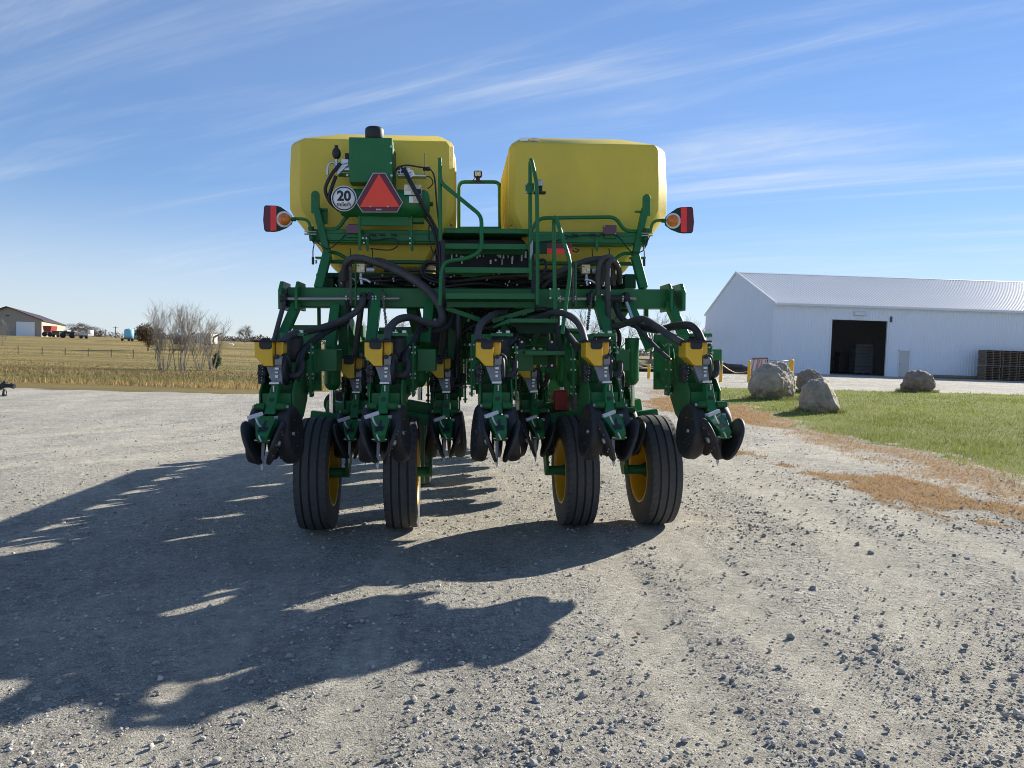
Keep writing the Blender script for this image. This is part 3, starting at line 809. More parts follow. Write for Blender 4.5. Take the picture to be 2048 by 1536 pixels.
    # down force air bag
    b = MB(); c = Vector((.05, -.62, 1.46)); b.lathe([(.0001, -.10), (.055, -.10), (.070, -.07), (.064, -.045), (.072, -.015), (.064, .015), (.072, .05), (.066, .085), (.052, .102), (.0001, .102)], c, (0, 0, 1), 22); ab = b.build('air_bag', 'rubber2', row)
    b = MB(); b.box(-.03, .14, -.70, -.53, 1.563, 1.575); b.box(-.03, .14, -.705, -.698, 1.55, 1.575); b.build('air_bag_cap', 'green', ab, 0.003)
    b = MB(); b.box(.02, .06, -.66, -.60, 1.576, 1.585); b.cyl((.04, -.63, 1.58), (.04, -.63, 1.60), .009, 6); b.box(.09, .12, -.64, -.60, 1.576, 1.595); b.build('cap_bolt', 'zinc', ab)
    return row
row = make_row()
front = [-1.515, -0.745, X3, 0.785, 1.545]
back = [-1.085, -0.355, 0.385, 1.135]
rows = []
for i, x in enumerate(front):
    r = row if i == 2 else copy_tree(row, PL)
    r.location = (x, 0, 0); r.rotation_euler = (0, 0, math.radians((0.8, -0.5, 0, 0.6, -1.6)[i])); rows.append(r)
for i, x in enumerate(back):
    r = copy_tree(row, PL); r.location = (x, 1.12, -0.125); r.rotation_euler = (0, 0, math.radians((-.6, .4, .2, -.5)[i])); rows.append(r)
for s in (-1, 1):
    for k in range(6):
        r = copy_tree(row, PL); r.location = (XC + s * 0.12, 1.98 + .76 * k, 0.02)
        r.rotation_euler = (0, 0, math.radians(90 if s > 0 else -90))

# ---- seed tanks
def tank(s):
    lv = [(2.10, .60, 1.26, .80, 1.85, .05), (2.20, .50, 1.36, .68, 2.0, .08), (2.40, .40, 1.50, .63, 2.1, .10), (2.66, .265, 1.70, .60, 2.2, .12),
          (2.73, .248, 1.735, .60, 2.2, .12), (2.98, .245, 1.735, .60, 2.2, .12), (3.285, .25, 1.715, .60, 2.2, .11), (3.325, .275, 1.68, .62, 2.17, .10), (3.43, .36, 1.40, .85, 1.95, .10), (3.45, .60, 1.15, 1.15, 1.75, .08)]
    vs = []; n = 8
    for z, xi, xo, y0, y1, c in lv:
        ci = c * .45
        vs += [(XC + s * x, y, z) for x, y in ((xi + ci, y0), (xo - c, y0), (xo, y0 + c * 1.3), (xo, y1 - c), (xo - c, y1), (xi + ci, y1), (xi, y1 - ci), (xi, y0 + ci))]
    fs = []
    for i in range(len(lv) - 1):
        for k in range(n): fs.append((i * n + k, i * n + (k + 1) % n, (i + 1) * n + (k + 1) % n, (i + 1) * n + k))
    fs.append(tuple(range(n))); fs.append(tuple(range((len(lv) - 1) * n, len(lv) * n)))
    b = MB(); b.add(vs, fs, True)
    o = b.build('seed_tank', 'tank', PL, 0.012, 2); recalc(o)
    b = MB(); b.lathe([(.0001, .05), (.30, .045), (.33, .02), (.33, -.03)], (XC + s * .9, 1.5, 3.44), (0, 0, 1), 28); b.build('tank_lid', 'black', o)
    # vertical stiffening flutes moulded into the inner wall
    b = MB()
    for y in (.85, 1.12, 1.39, 1.66, 1.93):
        b.tube([(XC + s * .305, y, 2.62), (XC + s * .280, y, 2.75), (XC + s * .275, y, 2.95), (XC + s * .28, y, 3.2), (XC + s * .31, y, 3.28)], .048, 12)
    b.build('flute', 'tank', o)
    # frame that carries the tank
    sx = lambda d: XC + s * d
    b = MB(); b.box(min(sx(.42), sx(1.48)), max(sx(.42), sx(1.48)), .44, .56, 2.385, 2.50); b.box(min(sx(.42), sx(1.48)), max(sx(.42), sx(1.48)), .425, .44, 2.40, 2.465)
    b.build('tank_beam', 'green', PL, 0.006)
    b = MB(); b.box(min(sx(.45), sx(1.40)), max(sx(.45), sx(1.40)), .50, .56, 2.215, 2.245); b.box(min(sx(.45), sx(1.40)), max(sx(.45), sx(1.40)), .60, .66, 2.10, 2.14); b.build('tank_rail', 'green2', PL, 0.004)
    return o
tank(-1); tank(1)
# printed safety sticker on the right tank's top edge
b = MB(); q = [L(1039, 277.3, .745), L(1056, 277.6, .745), L(1056, 282.2, .675), L(1040, 281.9, .675)]; b.prism(q, (0, -.006, .010)); b.build('tank_sticker', 'white', PL)
b = MB(); q = [L(1059, 277.7, .745), L(1075, 278.0, .745), L(1076, 282.6, .675), L(1060, 282.3, .675)]; b.prism(q, (0, -.006, .010)); b.build('tank_sticker', 'label', PL)
# uprights
for pts, pl in (([(637, 577, .34), (655, 507, .42), (631, 408, .46)], (622, 381, 638.5, 426)), ([(1287, 577, .34), (1270, 512, .42), (1291, 415, .46)], (1286, 388, 1301.5, 431))):
    b = MB(); b.beam(P(*pts[0]), P(*pts[1]), .075, .075, up=(0, 1, 0)); b.beam(P(*pts[1]), P(*pts[2]), .060, .07, up=(0, 1, 0)); b.build('tank_upright', 'green', PL, 0.005)
    x0, y0, x1, y1 = pl; w = x1 - x0
    ring = [(x0, y1), (x0, y0 + w / 2)] + [(x0 + w / 2 - math.cos(a) * w / 2, y0 + w / 2 - math.sin(a) * w / 2) for a in np.linspace(.3, 2.84, 7)] + [(x1, y0 + w / 2), (x1, y1)]
    b = MB(); b.pprism(ring, .42, .025); lp = b.build('lift_plate', 'green', PL, 0.003)
    b = MB(); c = P(x0 + w / 2, y0 + w / 2 + .5, .417); b.lathe([(.014, 0), (.014, .004), (.0001, .004)], c, (0, 1, 0), 14); b.build('lift_eye', 'tank', lp)
    b = MB(); sgn = 1 if x0 < 900 else -1
    b.pbox(x0 + (16 if sgn > 0 else -16), y1 - 10, x1 + (16 if sgn > 0 else -16), y1 - 6, .46, .02); b.build('gusset', 'green', PL, .002)
# boxes at the foot of the uprights
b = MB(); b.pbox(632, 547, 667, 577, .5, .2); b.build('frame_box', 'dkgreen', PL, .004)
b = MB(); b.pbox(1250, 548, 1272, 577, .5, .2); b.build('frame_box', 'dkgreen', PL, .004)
# gusset brackets where the uprights meet the lower rail
for x0, x1 in ((630, 662), (1262, 1292)):
    b = MB(); b.pbox(x0, 513, x1, 517, .42, .08); b.build('upright_bracket', 'green', PL, .003)
    b = MB()
    for x in (x0 + 2, x1 - 4): c = P(x, 520, .44); b.cyl(c, c + Vector((0, 0, -.03)), .010, 8)
    b.build('bracket_bolts', 'bolt', PL, kind='stuff')

# ---- hand rails and tubes
def tube(nm, pts, r=.0165, m='green', n=12):
    b = MB(); b.tube([L(*p) for p in pts], r, n); return b.build(nm, m, PL)
def rail(nm, pts, r=.0165, m='green'):
    """tube with tight rounded bends"""
    P_ = [L(*p) for p in pts]; Q = [P_[0]]
    for i in range(1, len(P_) - 1):
        a, c, d = P_[i - 1], P_[i], P_[i + 1]
        ka = min(.06, (a - c).length * .45); kd = min(.06, (d - c).length * .45)
        p0 = c + (a - c).normalized() * ka; p1 = c + (d - c).normalized() * kd
        for t in (0, .25, .5, .75, 1): Q.append(p0 * (1 - t) ** 2 + c * 2 * t * (1 - t) + p1 * t * t)
    Q.append(P_[-1])
    b = MB(); b.tube(Q, r, 12, raw=True); return b.build(nm, m, PL)
rail('hand_rail', [(880, 316, .15), (880, 364, .15), (963, 432, .0), (963, 502, -.08), (936, 517, -.08), (890, 523, -.06), (882, 545, -.06), (880, 612, -.1)])
rail('rail_post', [(880, 350, .16), (881, 482, .16)])
rail('walkway_rail', [(918, 470, 1.9), (918, 364, 1.9), (999, 364, 1.9), (1000, 470, 1.9)], .020)
rail('walkway_rail_bar', [(918, 456.5, 1.9), (999, 456.5, 1.9)], .018)
rail('hand_rail', [(1061, 560, .10), (1060, 330, .10), (1062, 315, .06), (1073.5, 366, -.02), (1075, 470, -.05), (1075, 610, -.1)])
rail('hand_rail', [(1110, 628, -.16), (1107.5, 470, -.14), (1107.5, 445, -.14), (1110.5, 430, -.20), (1139, 519, -.34), (1140.5, 545, -.36), (1124, 668, -.42)])
b = MB(); b.pprism([(1097, 584), (1102, 576.5), (1120, 576.5), (1120, 598), (1100, 598)], -.165, .012); rp = b.build('rail_plate', 'green', PL, .002)
b = MB()
for x, y in ((1100, 578), (1117, 578), (1100.5, 596), (1117.5, 596)): c = P(x, y, -.165); b.cyl(c, c + Vector((0, -.012, 0)), .0085, 8)
b.build('plate_bolts', 'bolt', rp, kind='stuff')
b = MB(); b.pbox(1051, 366, 1068, 387, .07, .012); rp = b.build('lamp_plate', 'green', PL, .003)
b = MB()
for x, y in ((1052.5, 368), (1052.5, 385), (1066.5, 385)): c = P(x, y, .07); b.cyl(c, c + Vector((0, -.01, 0)), .008, 8)
b.build('plate_bolts', 'bolt', rp, kind='stuff')
rail('tank_tube', [(645, 459, .45), (676, 459, .45), (690, 436, .45), (712, 420, .45)], .017)
rail('tank_tube', [(1062, 462, .45), (1078, 436, .45), (1231, 434, .45), (1249, 462, .45), (1276, 463, .45)], .017)
rail('tank_tube', [(652, 503, .50), (676, 506, .50), (700, 522, .50)], .016)
rail('tank_tube', [(1268, 507, .50), (1243, 507, .50), (1224, 524, .50)], .016)
rail('lamp_arm', [(584, 437.5, .34), (617, 438, .34), (623, 465, .36)], .0135)
rail('lamp_arm', [(1335, 440.5, .34), (1305, 441, .34), (1300, 468, .36)], .0135)

# ---- warning lamp paddles
def paddle(s):
    fx = (lambda x: x) if s < 0 else (lambda x: 1914.5 - x)
    yo = 0 if s < 0 else 3
    T = lambda pts: [(fx(x), y + yo) for x, y in pts]
    b = MB(); b.pprism(T([(528, 413), (531, 410.5), (552, 411), (561, 413.5), (576, 424), (583, 431), (585, 441), (583, 448), (572, 456), (557, 462), (548, 463.5), (531, 463), (528, 459), (526, 440)]), .33, .02)
    p = b.build('lamp_paddle', 'dkgreen', PL, .003)
    b = MB(); b.pprism(T([(529.5, 414), (540.5, 412), (540.5, 461.5), (529.5, 460), (528, 440)]), .322, .006); b.build('reflector', 'dred', p)
    b = MB(); b.pprism(T([(540.8, 412), (552.8, 411.5), (552.8, 461), (540.8, 461.5)]), .3215, .006); b.build('reflector', 'red', p)
    c = P(fx(568), 438.5 + yo, .325); b = MB(); b.lathe([(.0001, 0), (.068, 0), (.068, .006), (.0001, .006)], c, (0, 1, 0), 32); b.build('lamp_ring', 'white', p)
    b = MB(); c = P(fx(569), 438.5 + yo, .32); b.lathe([(.0001, -.038), (.02, -.037), (.038, -.030), (.050, -.014), (.053, 0), (.0001, 0)], c, (0, 1, 0), 28); b.lathe([(.018, -.04), (.022, -.036), (.026, -.04)], c, (0, 1, 0), 20); b.build('amber_lens', 'amber', p)
    b = MB(); c = P(fx(583), 438.5 + yo, .33); b.cyl(c, c + Vector((-s * .035, 0, 0)), .018, 10); b.build('lamp_socket', 'green2', p)
    c0 = P(fx(622), 460 + yo, .36); b = MB(); b.beam(c0 + Vector((0, 0, .03)), c0 + Vector((s * -.01, .02, -.09)), .035, .05); b.build('arm_clamp', 'green2', PL, .004)
    b = MB(); b.cyl(c0 + Vector((-.05, -.03, -.04)), c0 + Vector((.05, -.03, -.04)), .007, 8); b.cyl(c0 + Vector((-.05, -.03, -.02)), c0 + Vector((.05, -.03, -.02)), .005, 8); b.build('clamp_bolts', 'bolt', PL, kind='stuff')
    b = MB(); b.tube([P(fx(x), y + yo, .34) for x, y in ((622, 478), (628, 488), (626, 500), (626, 520))], .005, 6); b.tube([P(fx(x), y + yo, .34) for x, y in ((626, 514), (626, 529))], .011, 8, raw=True); b.build('lamp_lead', 'khose', PL)
paddle(-1); paddle(1)
for x0, y0, x1, y1 in ((692, 448, 720, 467), (1207, 450, 1233.5, 469)):
    b = MB(); b.pbox(x0, y0, x1, y1, .36, .05); t = b.build('tail_lamp', 'lampred', PL, .006, 2)
    b = MB(); b.pbox(x0 + 2, y1, x1 - 2, y1 + 8, .40, .04); b.build('lamp_bracket', 'green', t, .003)
    b = MB(); b.cyl(P(x0 + 2, y0 + 2, .36), P(x0 + 2, y0 + 2, .352), .005, 6); b.cyl(P(x1 - 2, y1 - 2, .36), P(x1 - 2, y1 - 2, .352), .005, 6); b.build('lamp_screws', 'bolt', t, kind='stuff')
b = MB(); b.pbox(1068, 486, 1094, 508, .12, .008); b.build('reflector_plate', 'dkgreen', PL)
b = MB(); b.pbox(1094.4, 486, 1144, 496.8, .118, .008); b.build('reflector', 'dred', PL)
b = MB(); b.pbox(1094.4, 497, 1144, 508, .118, .008); b.build('reflector', 'red', PL)
def led(px, py, y, w=8.5, h=6.5, rz=0):
    b = MB(); a = P(px - w, py - h, y); c = P(px + w, py + h, y); k = .012
    ring = [(a.x + k, a.z), (c.x - k, a.z), (c.x, a.z - k), (c.x, c.z + k), (c.x - k, c.z), (a.x + k, c.z), (a.x, c.z + k), (a.x, a.z - k)]
    b.prism([(x, y, z) for x, z in ring], (0, .05, 0))
    for i in range(6): xx = a.x + (c.x - a.x) * (i + .5) / 6; b.box(xx - .002, xx + .002, y + .05, y + .08, c.z + .01, a.z - .01)
    o = b.build('work_lamp', 'black', PL, .003)
    i = .012; b = MB(); b.box(a.x + i, c.x - i, y - .003, y + .004, c.z + i, a.z - i); b.build('lamp_lens', 'lens', o, .004)
    b = MB()
    for u in (-1, 1):
        for v in (-1, 1): b.lathe([(.0001, -.005), (.010, -.005), (.014, -.001)], ((a.x + c.x) / 2 + u * (c.x - a.x) * .2, y - .001, (a.z + c.z) / 2 + v * (a.z - c.z) * .19), (0, 1, 0), 12)
    b.build('led', 'grey', o, kind='stuff')
    b = MB(); m_ = (a.x + c.x) / 2; b.box(m_ - .022, m_ + .022, y + .01, y + .04, c.z - .04, c.z); b.box(m_ - .05, m_ + .05, y - .01, y + .06, c.z - .055, c.z - .04); b.build('lamp_foot', 'black', o, .003)
led(956, 347.5, 1.85); led(1080, 366, .02, 6.5, 7.0)
b = MB(); b.tube(path((950, 356, 1.87), (945, 361, 1.88), (938, 362, 1.9), (930, 364, 1.92)), .004, 6); b.build('lamp_lead', 'khose', PL)

# ---- platform, steps
b = MB(); b.box(L(886, 0, .45).x, L(1062, 0, .45).x, .42, 2.0, 2.475, 2.52); b.build('walkway', 'green', PL, .004)
def step(px0, px1, py0, py1, y, d=.28, under=10, nm='step', sides=True):
    a = L(px0, py0, y); c = L(px1, py1, y); b = MB()
    b.box(a.x, c.x, y, y + .012, c.z, a.z); b.box(a.x, c.x, y + .012, y + d, a.z - .010, a.z)
    b.box(a.x, c.x, y + d, y + d + .012, c.z - .01, a.z)
    return b.build(nm, 'green', PL, .002)
step(890, 1056, 486.5, 499, .22); step(890, 1063, 534, 546.5, .08); step(891, 1072, 586, 598.5, -.06, .32)
b = MB(); b.box(L(892, 0, .0).x, L(1070, 0, 0).x, .0, .02, L(0, 611, 0).z, L(0, 600, 0).z); b.build('step_riser', 'green2', PL)
step(1019, 1116, 637, 645.5, -.36, .24); step(1050, 1131, 702, 710, -.52, .22)
b = MB(); b.prism([L(1019, 637, -.36), L(1019, 645.5, -.36), L(984, 657, -.30), L(990, 650, -.30)], (0, .18, 0)); b.build('step_wing', 'green', PL, .002)
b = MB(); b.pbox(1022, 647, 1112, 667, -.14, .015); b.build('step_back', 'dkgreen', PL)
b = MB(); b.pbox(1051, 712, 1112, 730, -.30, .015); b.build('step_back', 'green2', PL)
for x0, x1 in ((1037, 1050), (1095, 1112)):
    b = MB(); b.pbox(x0, 681, x1, 736, -.30 if x0 < 1050 else -.30, .008); sb = b.build('step_bracket', 'black', PL, .002)
    b = MB()
    for y in (684, 731): c = P((x0 + x1) / 2, y, -.30); b.cyl(c, c + Vector((0, -.008, 0)), .010, 8); b.cyl(c, c + Vector((0, -.014, 0)), .005, 8)
    b.build('bracket_bolts', 'bolt', sb, kind='stuff')
b = MB(); b.pprism([(1112, 625), (1116, 628), (1124, 690), (1130, 715), (1118, 715), (1112, 660)], -.30, .012); b.build('step_stringer', 'black', PL, .002)
b = MB(); b.prism([L(1060.5, 490, .05), L(1066, 479, .05), L(1066, 506, .05), L(1060.5, 520, .05)], (0, .006, 0)); b.build('warning_plaque', 'plaque', PL)
b = MB(); b.pprism([(1059, 478), (1067, 478), (1074, 620), (1064, 620)], .10, .015); b.build('step_stringer', 'black', PL, .002)
b = MB(); b.pprism([(882, 480), (890, 480), (891, 620), (884, 620)], .12, .015); b.build('step_stringer', 'black', PL, .002)
# braces below the steps
for a, c in (((892, 616, .05), (960, 640, .1)), ((1068, 618, .05), (985, 642, .1))):
    b = MB(); b.beam(P(*a), P(*c), .02, .04); b.build('step_brace', 'green', PL, .002)

# ---- brake air tank, cooler box, signs on the left seed tank
b = MB()
zc_ = L(0, 394, .30).z; x0 = L(673, 394, .3).x; x1 = L(848, 394, .3).x; r = .118
b.lathe([(.0001, 0), (r * .6, .012), (r * .9, .03), (r, .055), (r, x1 - x0), (r * .9, x1 - x0 + .03), (r * .6, x1 - x0 + .045), (.0001, x1 - x0 + .05)], (x0, .36, zc_), (1, 0, 0), 32)
at_ = b.build('air_tank', 'green', PL)
b = MB(); b.cyl((x1 + .045, .36, zc_), (x1 + .075, .36, zc_), .02, 8); b.build('drain_plug', 'green2', at_)
b = MB(); b.pbox(697.6, 274, 785, 366, .30, .16); bx = b.build('oil_reservoir', 'green', PL, .006)
b = MB(); c = L(784, 320, .30); b.prism([(c.x + .002, .30, L(0, 276, .3).z), (c.x + .002, .30, L(0, 366, .3).z), (c.x + .018, .46, L(0, 366, .3).z), (c.x + .018, .46, L(0, 283, .3).z)], (.004, 0, 0)); b.build('side_cover', 'green2', bx)
b = MB(); c = L(749, 269, .38); b.lathe([(.0001, .058), (.066, .056), (.077, .046), (.080, .03), (.080, -.03), (.074, -.048), (.03, -.05), (.03, -.08)], c, (0, 0, 1), 30); b.build('breather_cap', 'black', bx)
b = MB(); b.cyl(c + Vector((0, 0, -.05)), c + Vector((0, 0, -.10)), .022, 10); b.build('breather_neck', 'zinc', bx)
b = MB()
for x, y in ((694.5, 350), (783, 351), (782, 293), (782, 326)): c = P(x, y, .295); b.cyl(c, c + Vector((0, .02, 0)), .010, 10)
b.build('reservoir_bolts', 'bolt', bx, kind='stuff')
b = MB(); b.pbox(675, 346, 699, 352, .42, .05); b.build('reservoir_bracket', 'green', bx, .002)
# bracket below the tank
b = MB(); b.pbox(718, 427, 818, 452, .34, .02); b.pbox(716, 425, 722, 500, .33, .03); b.pbox(820, 400, 825, 500, .33, .03); b.pbox(820, 437, 848, 445, .36, .1); b.build('tank_cradle', 'green', PL, .003)
b = MB()
for x, y in ((726, 476.5), (728, 486), (820, 477), (820, 487), (733, 477)): c = P(x, y, .33); b.cyl(c, c + Vector((0, -.012, 0)), .008, 8)
b.build('cradle_bolts', 'bolt', PL, kind='stuff')
# slow moving vehicle emblem
b = MB(); b.pprism([(746, 345.6), (770.7, 345.6), (805.9, 405), (794.2, 424.6), (724.6, 424.6), (711.8, 405)], .205, .006); e_ = b.build('slow_vehicle_sign', 'grey', PL)
b = MB(); b.pprism([(747, 347), (769.8, 347), (804.2, 405), (793.3, 423.2), (725.5, 423.2), (713.6, 405)], .202, .004); b.build('sign_border', 'dred', e_)
b = MB(); b.pprism([(757.9, 348), (799.5, 413.6), (719.5, 413.6)], .199, .004); b.build('sign_triangle', 'smv', e_)
b = MB()
for x in (741, 776): c = P(x, 413.3, .199); b.cyl(c, c + Vector((0, -.006, 0)), .007, 8)
b.build('sign_rivets', 'bolt', e_, kind='stuff')
b = MB(); b.pbox(752, 417.5, 763, 420.5, .200, .003); b.build('sign_stamp', 'plaque', e_)
# speed sign
c = P(688, 397, .22); rr = .1065
b = MB(); b.lathe([(.0001, 0), (rr, 0), (rr, .006), (.0001, .006)], c, (0, 1, 0), 48); sg = b.build('speed_sign', 'white', PL)
b = MB(); b.lathe([(rr - .016, -.002), (rr - .0075, -.002), (rr - .0075, .001), (rr - .016, .001)], c, (0, 1, 0), 48, close=True); b.build('sign_ring', 'ink', sg)
def text(body, size, cpos, material, parent, nm, bold=.0):
    cu = bpy.data.curves.new('txt', 'FONT'); cu.body = body; cu.size = size; cu.align_x = 'CENTER'; cu.align_y = 'CENTER'; cu.extrude = .0008; cu.offset = bold
    to = bpy.data.objects.new('txt', cu); C.objects.link(to); bpy.context.view_layer.update()
    me = bpy.data.meshes.new_from_object(to.evaluated_get(bpy.context.evaluated_depsgraph_get()))
    bpy.data.objects.remove(to)
    me.transform(Matrix.Translation(cpos) @ Matrix.Rotation(math.pi / 2, 4, 'X'))
    me.materials.clear(); me.materials.append(M[material])
    o = bpy.data.objects.new(nm, me); C.objects.link(o); o.parent = parent; return o
text('20', .115, c + Vector((0, -.003, .018)), 'ink', sg, 'sign_number', .004)
text('mile/h', .050, c + Vector((0, -.003, -.050)), 'ink', sg, 'sign_unit', .0004)
# accumulator and fittings to the left of the box
b = MB(); c = P(673, 307, .36); b.ball(c, .038, 1.35, 18); b.cyl(c + Vector((0, 0, .045)), c + Vector((0, 0, .068)), .016, 10); ac = b.build('accumulator', 'black', PL)
b = MB(); b.cyl(c + Vector((0, 0, -.045)), c + Vector((0, 0, -.11)), .012, 10); q = c + Vector((0, 0, -.085))
b.tube([q, q + Vector((-.05, 0, .005)), q + Vector((-.075, 0, -.03)), q + Vector((-.075, 0, -.10))], .011, 8); b.cyl(q + Vector((-.02, 0, -.04)), q + Vector((.10, 0, -.01)), .022, 10); b.beam(q + Vector((.0, 0, -.085)), q + Vector((.075, 0, -.01)), .035, .04); b.pbox(681, 331, 699, 341, .36, .06); b.pbox(682, 318, 697, 328, .36, .05)
b.build('hydraulic_fitting', 'zinc', ac, .002)
b = MB(); b.pbox(690, 306, 698, 318, .36, .05); b.build('solenoid', 'black', ac, .003)
for pts in ([(681, 327, .34), (664, 348, .32), (651, 375, .32), (655, 395, .34), (668, 412, .36), (690, 424, .38), (715, 430, .38)], [(672, 352, .34), (662, 380, .33), (659, 400, .34), (678, 420, .37), (700, 430, .40)]):
    b = MB(); b.tube(path(*pts), .0155, 9); b.build('hydraulic_hose', 'khose', PL)
# gauge, manifold and hoses to the right of the box
b = MB(); b.pbox(794, 334, 820, 350, .32, .08); mf = b.build('air_manifold', 'zinc', PL, .004)
b = MB(); c = P(820.8, 346.7, .30); b.lathe([(.0001, -.004), (.026, -.004), (.031, -.006), (.031, .02)], c, (0, 1, 0), 24); b.build('pressure_gauge', 'white', mf)
b = MB(); b.beam(c + Vector((-.016, -.006, -.004)), c + Vector((.012, -.006, .012)), .003, .003); b.build('gauge_needle', 'ink', mf)
b = MB()
for x, y in ((798, 338), (804, 337), (811, 337), (798, 345), (804, 344), (811, 344)): q = P(x, y, .32); b.cyl(q, q + Vector((0, -.02, 0)), .010, 8)
b.build('push_fitting', 'black', mf)
b = MB(); b.pbox(795, 348.5, 852, 353.5, .34, .1); b.build('manifold_shelf', 'zinc', mf, .003)
b = MB(); b.cyl(P(849.5, 306, .40), P(849.5, 356, .40), .003, 6); b.build('antenna', 'ink', PL)
b = MB(); b.cyl(P(846, 337.5, .36), P(860, 337.5, .36), .018, 10); b.build('coupler', 'black', PL)
for x0, y0, x1, y1, m_ in ((808, 369, 843, 390, 'label'), (818, 392, 843, 406, 'label'), (818.5, 393, 826, 405, 'white'), (809, 382, 822, 389, 'white'), (829, 378, 842, 388, 'ink')):
    b = MB(); b.pbox(x0, y0, x1, y1, .236 if m_ == 'label' else .233, .003); b.build('warning_label', m_, at_)
for pts, r in (([(792, 342, .32), (797, 334, .30), (815, 330.5, .30), (838, 334, .33), (858, 337, .35), (866, 346, .36), (870, 362, .34), (873, 400, .33), (877, 440, .3), (881, 478, .3)], .0075),
               ([(806, 338, .30), (818, 362, .22), (833, 390, .2), (846, 415, .22), (862, 440, .26), (874, 465, .28), (880, 500, .28), (880, 548, .25)], .0125),
               ([(811, 340, .30), (824, 366, .2), (838, 392, .19), (853, 422, .22), (868, 448, .26), (882, 480, .26), (885, 520, .25)], .0125),
               ([(846, 430, .38), (858, 445, .36), (870, 470, .32), (876, 510, .3)], .012),
               ([(858, 450, .36), (858, 475, .36), (864, 500, .36), (872, 510, .34)], .006),
               ([(853, 353, .36), (861, 355, .35), (866, 365, .35), (860, 374, .35), (855, 377, .35)], .005)):
    b = MB(); b.tube(path(*pts), r, 8); b.build('air_hose', 'khose', PL)
for x0 in (640,):
    b = MB(); b.pbox(640, 418, 655, 447, .50, .02); b.build('lamp_guard', 'green', PL, .002)

# ---- cross drive shafts, chains, valve blocks
b = MB(); b.cyl(P(572, 597.5, .18), P(799, 596.5, .18), .0135, 6, smooth=False); b.build('hex_shaft', 'steel', PL)
b = MB(); b.cyl(P(1112, 597.5, .18), P(1272, 597, .18), .0135, 6, smooth=False); b.build('hex_shaft', 'steel', PL)
b = MB(); b.cyl(P(1204, 597.5, .18), P(1256, 597, .18), .032, 14); b.build('shaft_sleeve', 'rubber2', PL)
for px, py in ((568, 598), (728, 597), (741, 597), (1253, 596), (1180, 597)):
    b = MB(); c = P(px, py, .18)
    b.lathe([(.0001, -.03), (.034, -.03), (.040, -.01), (.034, .012), (.028, .03), (.0001, .03)], c, (1, 0, 0), 16); b.box(c.x - .018, c.x + .018, .15, .26, c.z - .06, c.z + .05); b.build('shaft_bearing', 'black', PL, .003)
b = MB()
for px in (693, 716, 718, 746, 752, 769, 1120, 1150, 1190, 1245):
    c = P(px, 598, .17); b.cyl(c + Vector((-.006, 0, 0)), c + Vector((.006, 0, 0)), .024, 12); b.cyl(c + Vector((0, -.02, .02)), c + Vector((0, -.03, .02)), .007, 6)
b.build('shaft_collars', 'bolt', PL, kind='stuff')
b = MB(); b.cyl(P(568, 606, .17), P(546, 688, -.1), .020, 10); b.build('drive_cable', 'hose', PL)
b = MB(); b.cyl(P(741, 605, .17), P(737, 690, .0), .019, 10); b.build('drive_cable', 'hose', PL)
b = MB(); b.cyl(P(1253, 605, .16), P(1266, 640, .1), .016, 10); b.build('drive_cable', 'zinc', PL)
def chain(px, y0, y1, y, lean=0, wid=.012, gap=.055):
    a = P(px, y0, y); c = P(px + lean, y1, y); o = None
    b = MB(); r = gap / 2; n = 7
    loop = [a + Vector((0, r * math.cos(t), r * math.sin(t) - r)) for t in np.linspace(0, math.pi, n)]
    loop += [c + Vector((0, -r * math.cos(t), -r * math.sin(t) + r)) for t in np.linspace(0, math.pi, n)]
    L_ = loop + [loop[0]]
    for p, q in zip(L_[:-1], L_[1:]):
        d = (q - p).length; k = max(1, int(d / .016))
        for i in range(k):
            s0 = p.lerp(q, (i + .1) / k); s1 = p.lerp(q, (i + .9) / k); w = wid if i % 2 else wid * .7
            b.beam(s0, s1, .006, w * 1.6, up=(1, 0, 0)) if False else b.beam(s0, s1, w * 1.5, .010, up=(0, 1, 0))
    return b.build('drive_chain', 'chain', PL)
chain(702, 528, 614, .12); chain(765, 578, 662, .14, 8); chain(1146, 530, 612, .12); chain(1183, 580, 660, .14, -8)
for px in (711, 1152):
    b = MB(); b.pbox(px - 2, 525, px + 2, 612, .15, .03); b.build('chain_bracket', 'green', PL, .002)
for px, py, m in ((713, 527, 1), (1164, 529, 1)):
    b = MB(); b.pbox(px, py, px + 16.5, py + 18, .10, .07); vb = b.build('valve_block', 'tan', PL, .003)
    b = MB(); c = P(px + 12, py + 10.5, .10); b.cyl(c, c + Vector((0, -.014, 0)), .016, 6, smooth=False); c = P(px + 6, py + 14, .10); b.cyl(c, c + Vector((0, -.006, 0)), .010, 8); b.build('block_plug', 'bolt', vb)
    b = MB(); c = P(px + 3.5, py + 4, .099); b.cyl(c, c + Vector((0, -.002, 0)), .006, 8); b.build('block_port', 'ink', vb)
    b = MB(); b.cyl(P(px + 20, py + 13, .13), P(px + 36, py + 13, .13), .021, 14); b.build('solenoid', 'silver', vb)
    b = MB(); b.cyl(P(px + 16, py + 13, .13), P(px + 24, py + 13, .13), .014, 10); b.build('solenoid_collar', 'black', vb)
    b = MB(); b.tube(path((px + 9, py + 18, .13), (px + 9, py + 30, .12), (px + 11, py + 42, .11)), .012, 8); b.tube(path((px + 9, py + 30, .12), (px + 20, py + 33, .11), (px + 28, py + 38, .10)), .011, 8); b.cyl(P(px + 6, py + 29, .12), P(px + 12, py + 31, .12), .018, 6); b.build('brass_fitting', 'zinc', vb)

